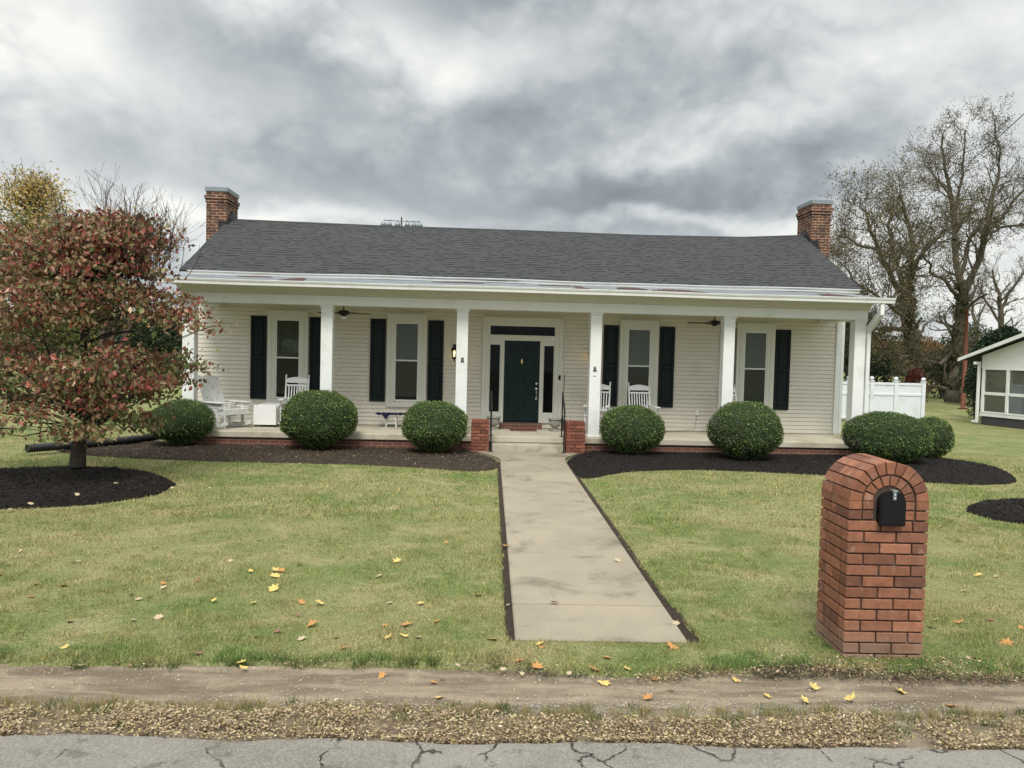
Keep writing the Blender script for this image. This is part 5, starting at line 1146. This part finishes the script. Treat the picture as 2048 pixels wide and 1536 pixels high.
# ---- the two big half-bare trees at right
AUT = [(.15, .125, .05), (.19, .14, .07), (.11, .115, .042), (.24, .18, .09), (.13, .09, .055), (.08, .09, .035)]
def bigtree(name, label, Y, limbs, seed, L=3.0, lf=2, keep=.8, lsz=.11, dens=1.0, ivy=0):
    t = thing(name, label, 'tree'); tr = Tree(seed); q = tr.r; sc = Y / FPX
    for pts in limbs:
        P = [];
        for i, p in enumerate(pts): v = at(p[0], p[1], Y + p[3] if len(p) > 3 else Y); P.append(v)
        rad = [p[2] * sc * .82 for p in pts]
        # refine and wobble
        Q = []; rr = []
        for i in range(len(P) - 1):
            for k in range(3): f = k / 3; Q.append(P[i].lerp(P[i + 1], f) + Vector((q.gauss(0, .06), q.gauss(0, .06), 0)) * (1 if k else 0)); rr.append(rad[i] * (1 - f) + rad[i + 1] * f)
        Q.append(P[-1]); rr.append(rad[-1]); tr.limb(Q, rr, 9)
        for i in range(2, len(Q)):
            if rr[i] > 14 * sc and i < len(Q) - 2: continue
            for _ in range(max(1, int(round(dens * (2 if rr[i] < 6 * sc else 1))))):
                dd = (Q[i] - Q[i - 1]).normalized(); side = Matrix.Rotation(q.uniform(0, 6.283), 3, dd) @ dd.orthogonal().normalized()
                tr.grow(Q[i], dd * q.uniform(.4, 1) + side * q.uniform(.5, 1.0), .62 * L * q.uniform(.5, 1.3) * (.6 + .4 * min(1, rr[i] / (5 * sc))), max(.020, rr[i] * .40), 0, 3, .06, .20, (2, 4), .64, .008)
    if ivy:
        A_ = np.array([list(at(p[0], p[1], Y)) for p in limbs[0][:ivy]]); k_ = rng.integers(0, len(A_) - 1, 5200); f_ = rng.random((5200, 1)); C = A_[k_] * (1 - f_) + A_[k_ + 1] * f_ + rdir(5200) * np.array([.62, .62, .3]) * rng.uniform(.55, 1.1, (5200, 1)) * (.6 + .9 * snoise(A_[k_][:, 2] + f_[:, 0] * 2, f_[:, 0] * 0, 1.1, 97))[:, None].clip(.3, 1.4)
        U, V = leafUV(len(C), .12, .3); leafmesh('ivy', C, U, V, pal(len(C), [(.05, .06, .022), (.08, .085, .03), (.13, .11, .04)], [3, 3, 1.5], .2), M['leaf'], t)
    tr.mb.build('trunk', M['bark'], t)
    tr.leaves(lf * 2 if lsz == .11 else lf, .22, lsz * .68, AUT, [3, 3, 3, 1.5, 2, 2], t, keep=keep); return t
bigtree('bare_oak', 'broad half-bare tree with thick ivy-dark trunk behind the white fence', 38.0, [
    [(1836, 800, 19), (1830, 730, 15), (1822, 670, 14), (1816, 620, 14), (1812, 585, 10), (1822, 520, 7, .5), (1818, 450, 5, .8), (1800, 390, 2.5, 1)],
    [(1818, 600, 9), (1785, 560, 7, -1), (1757, 500, 5, -1.5), (1735, 440, 3, -2), (1722, 400, 1.5, -2)],
    [(1812, 585, 8), (1790, 520, 6, 1), (1775, 450, 4.5, 2), (1790, 400, 2, 2)],
    [(1820, 560, 6), (1850, 500, 5, -1), (1880, 470, 3.5, -1), (1895, 455, 2, -1)],
    [(1815, 640, 6), (1775, 605, 4.5, -2), (1752, 590, 3.5, -3), (1705, 560, 2.5, -3), (1690, 520, 1.5, -3)],
    [(1812, 660, 6), (1770, 656, 5, 0), (1748, 672, 4, -.5), (1730, 668, 2.5, -1)],
    [(1826, 712, 3), (1800, 712, 2.5, -1), (1765, 690, 2, -2)],
    [(1757, 500, 4, -1.5), (1715, 490, 3, -2), (1690, 470, 2, -2.5)]], 31, 2.5, 2, .6, ivy=6)
bigtree('forked_tree', 'tall half-bare tree with forked upright trunk beside the red-brown pole', 41.5, [
    [(1908, 806, 21), (1908, 770, 15), (1910, 700, 13), (1920, 640, 11), (1925, 605, 12), (1920, 560, 8), (1908, 480, 6.5, .5), (1904, 400, 5, .5), (1890, 340, 3.5, .5), (1885, 270, 2, .5)],
    [(1922, 600, 9), (1942, 560, 7.5), (1962, 510, 7, -.5), (1975, 450, 6, -1), (1988, 380, 4.5, -1), (1998, 320, 3, -1), (1990, 250, 2, -1)],
    [(1908, 480, 5), (1915, 400, 3.5, 1), (1925, 330, 3, 1.5), (1930, 260, 1.8, 1.5)],
    [(1922, 550, 5), (1938, 480, 4.5, 1), (1962, 440, 4, 1.5), (1976, 430, 3, 1)],
    [(1975, 450, 4.5), (2000, 440, 4, 0), (2048, 380, 3, 0), (2090, 340, 2, 0)],
    [(1968, 475, 4), (2000, 455, 3.2, 1), (2050, 448, 2.5, 1), (2090, 440, 1.5, 1)],
    [(1914, 590, 5), (1890, 560, 4, -1), (1860, 545, 3, -1.5), (1845, 500, 2, -2)],
    [(1912, 700, 6), (1880, 728, 5, 0), (1850, 722, 4, -.5), (1838, 700, 2, -.5)],
    [(1905, 400, 3.5), (1880, 365, 2.5, 0), (1850, 330, 1.5, 0)]], 47, 2.5, 1, .75, ivy=6)
bigtree('bare_tree', 'leafless branching tree at the right edge behind the sunroom', 60.0, [
    [(2010, 790, 9), (2006, 700, 8), (2002, 640, 7), (2000, 590, 4), (1985, 540, 2)], [(2002, 620, 4), (2030, 570, 3), (2060, 530, 2)], [(2003, 650, 4), (1970, 600, 2.5), (1955, 560, 1.5)]], 53, 2.6, 1, .5, .10)
bigtree('bare_tree', 'thin bare tree between the forked tree and the pole, farther off', 75.0, [
    [(1955, 780, 6), (1953, 700, 5), (1950, 640, 4), (1940, 600, 2)], [(1952, 650, 3), (1970, 610, 2)]], 59, 2.6, 1, .5, .10)

def bush(name, label, c, rx, ry, h, n, size, cols, w, cat='bush', cone=0.0, group=None):
    t = thing(name, label, cat, (c[0], c[1], 0), 0, group); lf = lumps(20, .16); P = rdir(n); P[:, 2] = np.abs(P[:, 2]) * np.sign(rng.random(n) - .12); rr = (rng.random((n, 1)) ** .45) * lf(P)[:, None]
    z = (h * .42 + P[:, 2] * rr[:, 0] * h * .58); f = 1 - cone * (z / h).clip(0, 1); C = np.stack([P[:, 0] * rr[:, 0] * rx * f, P[:, 1] * rr[:, 0] * ry * f, z], 1); C = C[C[:, 2] > .05]; n = len(C)
    U, V = leafUV(n, size, .3); leafmesh('crown', C, U, V, pal(n, cols, w, .25), M['leaf'], t)
    mb = MB(); q = random.Random(n)
    for _ in range(9): a = q.uniform(0, 6.28); mb.tube([(0, 0, 0), (math.cos(a) * rx * .25, math.sin(a) * ry * .25, h * .35), (math.cos(a) * rx * .5 * (1 - cone * .6), math.sin(a) * ry * .5, h * .72)], [h * .02 + .01, h * .013, .01], 5, cap=False)
    mb.build('trunk', M['bark'], t); return t
DK = [(.014, .030, .014), (.022, .045, .020), (.035, .06, .022), (.05, .065, .03)]
def bx(px, Y): v = at(px, 700, Y); return (v.x, Y)
bush('evergreen_tree', 'dark rounded evergreen rising behind the white sunroom', bx(2012, 38), 2.5, 2.2, 4.3, 15000, .16, DK, [4, 3, 1.5, .5], 'tree', .55)
bush('evergreen_tree', 'tall dark evergreen seen between the house corner and the last column', bx(1703, 46), 1.6, 1.6, 6.5, 9000, .17, DK + [(.10, .09, .04)], [3, 3, 2, 1, .8], 'tree', .3)
bush('dark_bush', 'dark green bush behind the fence beside the corner downspout', bx(1765, 47), 1.6, 1.4, 3.1, 6000, .15, DK, [3, 3, 2, 1])
bush('orange_bush', 'orange autumn bush glowing behind the broad tree trunk', bx(1838, 52), 2.5, 1.4, 3.9, 8000, .15, [(.22, .09, .02), (.30, .14, .03), (.14, .06, .02), (.10, .08, .03)], [3, 2, 2, 2])
bush('red_bush', 'dark red creeper-like bush at the foot of the broad tree trunk', bx(1832, 36), .6, .5, 1.9, 2600, .09, [(.10, .02, .012), (.06, .02, .014), (.13, .04, .02)], [3, 3, 1])
bush('dark_bush', 'dark green bush on the lawn left of the forked tree', bx(1888, 46), 1.7, 1.2, 3.0, 7000, .14, DK, [3, 3, 2, 1])
bush('dark_bush', 'low dark bush between the forked tree and the pole', bx(1935, 47), 1.5, 1.2, 2.6, 5000, .14, DK, [3, 3, 2, 1])
bush('dark_bush', 'tall olive bush behind the red-brown pole', bx(1945, 55), 3.0, 1.6, 5.2, 9000, .17, DK[1:] + [(.09, .09, .03)], [3, 3, 2, 2])
bush('dark_bush', 'dark hedge bush beside the sunroom corner', bx(1957, 29.5), .42, .6, 2.3, 5000, .08, DK, [3, 3, 2, 1])
for i, (px, Y, rx, h) in enumerate(((20, 46, 3, 3.8), (120, 52, 3.4, 4.6), (230, 55, 3.6, 4.2), (320, 50, 3.0, 4.4), (395, 58, 3.0, 3.6))):
    bush('garden_tree', ['dark green tree low behind the dogwood at the left edge', 'green tree seen through the dogwood trunk side', 'green tree behind the bare-topped tree', 'dark green tree left of the house', 'small green tree close to the left house corner'][i], bx(px, Y), rx, 2, h, 7000, .2, DK + [(.12, .12, .04)], [2, 3, 3, 2, 1.2], 'tree', .25, 'trees beyond the left side lawn')
# far woods
n = 60000; X = rng.uniform(-230, 230, n); Yw = 150 + rng.uniform(-10, 10, n) ; hh = 5.5 + 5 * snoise(X, X * 0, .05, 61) + 3 * snoise(X, X * 0, .25, 62); Zw = rng.random(n) ** .8 * hh
C = np.stack([X, Yw, Zw], 1); U, V = leafUV(n, .9, .3); tag(leafmesh('far_woods', C, U, V, pal(n, [(.05, .055, .035), (.075, .07, .04), (.10, .08, .05), (.035, .05, .03)], [3, 3, 2, 2], .2), M['leaf']), kind='stuff')

# =================================================================== FENCE, NEIGHBOUR, POLE, STADIUM
t = thing('vinyl_fence', 'white vinyl privacy fence with ball-topped posts beside the house', 'fence'); Yf = 26.8
fpx = [1640, 1698, 1744, 1792, 1847]; fx = [at(p, 760, Yf).x for p in fpx]; top = 1.40
for i, x in enumerate(fx):
    mb = MB(); mb.cbox(x - .065, x + .065, Yf - .065, Yf + .065, 0, 1.42, .006); p = mb.build('post', M['vinyl'], t)
    mb = MB(); mb.cbox(x - .08, x + .08, Yf - .08, Yf + .08, 1.421, 1.45, .005); mb.lathe([(.03, 1.45), (.035, 1.465), (.065, 1.49), (.078, 1.525), (.065, 1.56), (.03, 1.585), (.0, 1.595)], 12, (x, Yf, 0)); mb.build('finial', M['vinyl'], p)
for a, b in zip(fx[:-1], fx[1:]):
    mb = MB(); x = a + .065; n = int((b - a - .13) / .14) + 1; bw = (b - a - .13) / n
    for k in range(n): mb.cbox(x + k * bw + .001, x + (k + 1) * bw - .001, Yf - .012, Yf + .012, .06, 1.30, .003)
    pn = mb.build('panel', M['vinyl'], t)
    for z in (1.30, .93, .08): mb = MB(); mb.cbox(a + .066, b - .066, Yf - .035, Yf + .035, z, z + .085, .004); mb.build('rail', M['vinyl'], pn)
# neighbour's glazed porch
N0 = Vector((17.32, 26.71, 0)); dirn = Vector((.25, -.968, 0)).normalized(); ang = math.atan2(dirn.y, dirn.x)
t = thing('sunroom_house', 'white glazed sunroom of the neighbouring house at the right edge', 'house', N0, ang)   # local x runs along the visible wall, -y outwards... 
def nb(name, m, fn, par=t):
    mb = MB(); fn(mb); return mb.build(name, m, par)
LW = 7.0
nb('foundation', M['pipe'], lambda b: b.box(.05, LW, .03, 5, 0, .30)); t.children[0].data.materials[0] = mat('dark_block', (.055, .055, .06), .9, 8, .2, .5, 30)
def wallf(b):
    b.box(0, LW, 0, .10, .30, .42); b.box(0, LW, 0, .10, 1.98, 2.15)
    prof = [(0, 2.15), (LW, 2.15), (LW, 3.2), (3.6, 3.62), (0, 2.42)]; b.prism(prof, .0, .10, 'y')
    b.box(0, .10, .10, 5, .30, 2.3)
nb('wall', M['white'], wallf)
for k in range(7):
    x0 = .12 + k * .96
    def ff(b, x0=x0): b.cbox(x0 - .08, x0 + .02, -.02, .08, .42, 1.98, .004); b.cbox(x0 + .02, x0 + .88, -.01, .07, 1.05, 1.15, .004); b.cbox(x0 + .02, x0 + .88, -.01, .07, .42, .47, .003); b.cbox(x0 + .02, x0 + .88, -.01, .07, 1.93, 1.98, .003)
    fw = nb('window', M['white'], ff)
    nb('pane', M['nbglass'], lambda b: b.add([(x0 + .02, .033, .47), (x0 + .88, .033, .47), (x0 + .88, .033, 1.93), (x0 + .02, .033, 1.93)], [(0, 1, 2, 3)]), fw)
nb('inner_wall', mat('sunroom_inside', (.62, .56, .60), .8, 3, .2, .1, 20), lambda b: b.box(.2, LW, 2.0, 2.1, .3, 2.6))
nb('floor', M['porch'], lambda b: b.box(.1, LW, .10, 5, .28, .305))
nb('roof', M['roof'], lambda b: b.prism([(-.72, 2.245), (-.72, 2.30), (3.6, 3.78), (LW + .5, 3.4), (LW + .5, 3.33), (3.6, 3.70)], -.30, 5.2, 'y'))
nb('rake_board', M['white'], lambda b: b.prism([(-.72, 2.20), (-.72, 2.31), (3.6, 3.80), (LW + .5, 3.42), (LW + .5, 3.26), (3.6, 3.65)], -.34, -.301, 'y'))
nb('downspout', M['white'], lambda b: (b.cbox(-.10, -.02, -.09, -.01, .12, 2.1, .006), b.cbox(-.10, -.02, -.28, -.01, 2.1, 2.2, .006), b.cbox(-.26, -.02, -.09, -.01, .05, .12, .006)))
for (x, z) in ((.35, 2.0), ): pass
mb = MB(); p0 = gz(1926, 818); mb.tube([p0, at(1931, 700, p0.y), at(1934, 618, p0.y)], [.11, .09, .07], 9); mb.tube([p0 + Vector((0, 0, -.02)), p0 + Vector((0, 0, .05))], .2, 8)
tag(mb.build('pole', M['pole'], None), 'slim red-brown wooden pole standing on the side lawn by the sunroom', 'pole')
# power line
mb = MB(); a = at(1772, 447, 60); b = at(2200, 85, 25); P = [a.lerp(b, i / 24) - Vector((0, 0, 1.0 * 4 * (i / 24) * (1 - i / 24) * .5)) for i in range(25)]; mb.tube(P, .02, 5)
tag(mb.build('power_line', M['iron'], None), 'dark overhead power line sloping down across the forked tree', 'cable')
# stadium stand and fence posts far off
t = thing('bleachers', 'pale stadium bleachers with a brown press box far behind the fence', 'bleachers'); Yb = 95
a = at(1738, 735, Yb).x; b = at(1822, 735, Yb).x
for i in range(7):
    mb = MB(); mb.cbox(a, b, Yb + i * .9, Yb + i * .9 + .35, .9 + i * .38, 1.0 + i * .38, .01); mb.build('seat', M['galv'], t)
mb = MB()
for i in range(9):
    x = a + (b - a) * i / 8; mb.tube([(x, Yb + 5.6, 0), (x, Yb + 5.6, 4.2)], .07, 5); mb.tube([(x, Yb, .9), (x, Yb + 5.6, 3.4)], .05, 4)
mb.build('frame', M['galv'], t); mb = MB(); mb.box(a, b, Yb + 6, Yb + 8.5, 3.4, 5.2); mb.build('press_box', M['pole'], t)
mb = MB(); mb.box(a - .3, b + .3, Yb + 5.7, Yb + 8.8, 5.2, 5.35); mb.build('roof', M['plastic'], t)
t = thing('bleachers', 'small set of white bleachers between the orange bush and the forked tree', 'bleachers')
a = at(1858, 735, 90).x; b = at(1884, 735, 90).x
for i in range(6): mb = MB(); mb.cbox(a, b, 90 + i * .8, 90 + i * .8 + .3, .9 + i * .42, 1.02 + i * .42, .01); mb.build('seat', M['plastic'], t)
mb = MB(); mb.box(a, b, 95, 95.2, 3.2, 4.2); [mb.tube([(x, 95, 0), (x, 95, 3.4)], .06, 5) for x in (a + .1, b - .1)]; mb.build('frame', M['plastic'], t)
t = thing('chain_link_fence', 'grey chain link fence posts beyond the side lawn', 'fence'); 
mb = MB(); xs_ = [at(p, 740, 62).x for p in (1700, 1738, 1776, 1799, 1830, 1868)]
for x in xs_: mb = MB(); mb.tube([(x, 62, 0), (x, 62, 2.2)], .04, 6); mb.build('post', M['galv'], t)
for z in (2.15, .2): mb = MB(); mb.tube([(xs_[0], 62, z), (xs_[-1], 62, z)], .03, 5); mb.build('rail', M['galv'], t)
mb = MB(); x0 = at(1800, 775, 70).x; mb.box(x0 - 30, x0 + 40, 66, 72, -.01, .02); tag(mb.build('parking_lot', M['walk'], None), kind='structure')
# floodlights over the ridge
t = thing('floodlight_mast', 'row of six stadium floodlights on a mast showing over the roof ridge', 'floodlight'); Yl = 95; c = at(803, 442, Yl); l = at(770, 440.5, Yl); r_ = at(840, 444, Yl)
mb = MB(); mb.tube([(c.x, Yl, 0), (c.x, Yl, at(803, 434, Yl).z)], [.22, .09], 8); mb.build('pole', M['galv'], t)
mb = MB(); mb.tube([l, r_], .07, 6); b2 = at(785, 453, Yl); b3 = at(826, 455, Yl); mb.tube([b2, b3], .07, 6); mb.build('crossbar', M['galv'], t)
for px in (767, 779, 795, 815, 828, 840):
    p = at(px, 447 + (px - 767) * .03, Yl); mb = MB(); s = 1 if px > 803 else -1; mb.lathe([(.08, .25), (.24, .15), (.36, -.18), (.33, -.22), (.0, -.16)], 12, (p.x, p.y, p.z)); mb.tube([(p.x, p.y, p.z + .2), (p.x - s * .12, p.y, p.z + .5)], .05, 5)
    mb.build('floodlight', M['galv'], t)
# corrugated drain pipe
P = [Vector((-8.5, 14.35, .12)), Vector((-8.2, 14.75, .12)), Vector((-7.8, 15.3, .12)), Vector((-7.4, 16.0, .12)), Vector((-7.1, 16.6, .13)), Vector((-6.9, 17.0, .14))]; Q = []; rr = []
N_ = 240
for i in range(N_ + 1):
    f = i / N_ * (len(P) - 1); k = min(int(f), len(P) - 2); Q.append(P[k].lerp(P[k + 1], f - k)); rr.append(.078 if i % 4 < 2 else .066)
mb = MB(); mb.tube(Q, rr, 14); tag(mb.build('drain_pipe', M['pipe'], None), 'black corrugated drain pipe lying on the ground behind the dogwood trunk', 'pipe')

# =================================================================== FALLEN LEAVES, one object each
def maple(sz, seed):
    r = random.Random(seed); pts = []; lob = [(90, 1.0), (66, .58), (40, .95), (14, .55), (-14, .80), (-48, .45), (-80, .30)]
    right = [(math.cos(R(a)) * d, math.sin(R(a)) * d) for a, d in lob]; left = [(-x, y_) for x, y_ in right[1:]][::-1]; P = right + left
    mb = MB(); c = (0, .05, .10); cu = r.uniform(.05, .55); vs = [c]
    for (x, y_) in P: x *= r.uniform(.85, 1.1); y_ *= r.uniform(.85, 1.1); vs.append((x, y_, .10 + cu * (x * x + y_ * y_) * r.uniform(.3, 1.0)))
    vs = [(x * sz, y_ * sz, z * sz) for x, y_, z in vs]; n = len(P); fs = [(0, i + 1, (i + 1) % n + 1) for i in range(n)]; mb.add(vs, fs)
    return mb
LM = {}
for nme, c in (('yellow', (.56, .41, .13)), ('orange', (.42, .21, .07)), ('brown', (.20, .11, .07)), ('tan', (.42, .33, .21)), ('red', (.36, .10, .045))):
    LM[nme] = mat(nme + '_leaf', c, .75, 40, .25, .2, 90)
LV = [(599, 1130, 'yellow'), (551, 1142, 'yellow'), (565, 1141, 'orange'), (550, 1153, 'yellow'), (503, 1143, 'yellow'), (548, 1180, 'yellow'), (510, 1205, 'yellow'), (601, 1205, 'orange'), (641, 1206, 'yellow'), (129, 1173, 'yellow'), (71, 1169, 'orange'), (0, 1149, 'orange'), (63, 1195, 'red'),
      (158, 1123, 'tan'), (40, 1103, 'tan'), (328, 1166, 'orange'), (327, 1174, 'tan'), (395, 1161, 'red'), (263, 1190, 'orange'), (298, 1193, 'orange'), (277, 1199, 'tan'), (427, 1202, 'yellow'), (462, 1123, 'tan'), (311, 1093, 'tan'), (213, 1183, 'tan'), (129, 1295, 'yellow'), (138, 1244, 'tan'),
      (483, 1325, 'yellow'), (486, 1335, 'yellow'), (400, 1308, 'brown'), (512, 1275, 'red'), (554, 1264, 'brown'), (605, 1278, 'tan'), (622, 1249, 'orange'), (671, 1275, 'orange'), (685, 1298, 'orange'), (596, 1231, 'brown'), (318, 1236, 'tan'), (265, 1241, 'tan'),
      (891, 1085, 'orange'), (796, 1123, 'yellow'), (757, 1152, 'tan'), (954, 1190, 'yellow'), (843, 1206, 'yellow'), (781, 1205, 'tan'), (874, 1243, 'orange'), (770, 1250, 'orange'), (814, 1250, 'orange'), (774, 1277, 'yellow'), (808, 1272, 'yellow'), (835, 1275, 'tan'), (983, 1280, 'yellow'), (1015, 1210, 'tan'), (1013, 1092, 'orange'),
      (1076, 1290, 'yellow'), (1084, 1294, 'orange'), (1040, 1321, 'orange'), (1074, 1335, 'orange'), (1007, 1340, 'tan'), (1045, 1348, 'tan'), (915, 1331, 'tan'), (1187, 1338, 'orange'), (1212, 1315, 'orange'), (1252, 1337, 'yellow'), (1140, 1347, 'tan'), (1109, 1206, 'orange'), (1353, 1249, 'tan'), (1345, 1293, 'orange'), (1235, 1122, 'tan'),
      (881, 1396, 'yellow'), (968, 1404, 'yellow'), (762, 1352, 'orange'), (868, 1365, 'orange'), (885, 1362, 'brown'), (1207, 1366, 'yellow'), (1306, 1358, 'orange'), (1295, 1397, 'orange'), (1341, 1380, 'yellow'), (1472, 1360, 'yellow'), (1536, 1393, 'yellow'), (1612, 1402, 'yellow'), (1629, 1377, 'yellow'), (1665, 1448, 'red'),
      (1545, 1350, 'brown'), (1700, 1400, 'yellow'), (1803, 1386, 'yellow'), (1796, 1417, 'tan'), (1901, 1413, 'orange'), (1870, 1240, 'yellow'), (1863, 1255, 'orange'), (1984, 1241, 'brown'), (1955, 1150, 'yellow'), (1990, 1153, 'tan'), (1918, 1244, 'orange'), (1929, 1181, 'tan'), (1951, 1226, 'tan'), (2013, 1288, 'orange'), (1950, 1318, 'orange'),
      (1937, 1317, 'tan'), (2040, 1255, 'orange'), (1957, 1162, 'tan'), (1915, 1080, 'brown'), (2000, 1290, 'tan'), (208, 1412, 'brown'), (120, 992, 'tan'), (60, 1008, 'tan'), (153, 990, 'tan'), (345, 975, 'tan'), (230, 968, 'tan'), (172, 1003, 'brown'), (20, 1019, 'tan'), (90, 1012, 'brown'), (316, 1022, 'tan'), (420, 976, 'tan')]
LABC = {'yellow': 'fallen yellow maple leaf', 'orange': 'fallen orange maple leaf', 'brown': 'fallen brown curled leaf', 'tan': 'pale tan fallen leaf', 'red': 'fallen red leaf'}
protos = {}
for i, (px, py, c) in enumerate(LV):
    key = (c, i % 4)
    if key not in protos:
        mb = maple(.046, i + 5); me = bpy.data.meshes.new('fallen_leaf'); me.from_pydata(mb.v, [], mb.f); me.materials.append(LM[c]); finish(me, np.ones((len(mb.f), 3), np.float32)); protos[key] = me
    g = gz(px, py, .02); o = bpy.data.objects.new('fallen_leaf', protos[key]); COL.objects.link(o)
    near_ = .86 if g.y < 4.95 else 1.0; zone = 'on the road verge' if g.y < 4.9 else ('in the mulch ring under the dogwood' if g.y > 9.6 and g.x < -3 else ('on the concrete walk' if .22 < g.x < 1.49 and g.y > 5.5 else ('on the lawn left of the walk' if g.x < .2 else 'on the lawn right of the walk')))
    zz = .006 if g.y < 4.9 else (.13 if 'mulch' in zone else (.040 if 'walk' in zone and 'lawn' not in zone else .028))
    g = gz(px, py, zz); o.location = g; s = random.uniform(.65, 1.25) * (1.15 if c in ('yellow', 'orange') else .9); s *= near_; o.scale = (s, s, s); o.rotation_euler = (random.uniform(-.35, .45), random.uniform(-.4, .4), random.uniform(0, 6.28))
    tag(o, LABC[c] + ' ' + zone, 'leaf', LABC[c] + ' ' + zone)
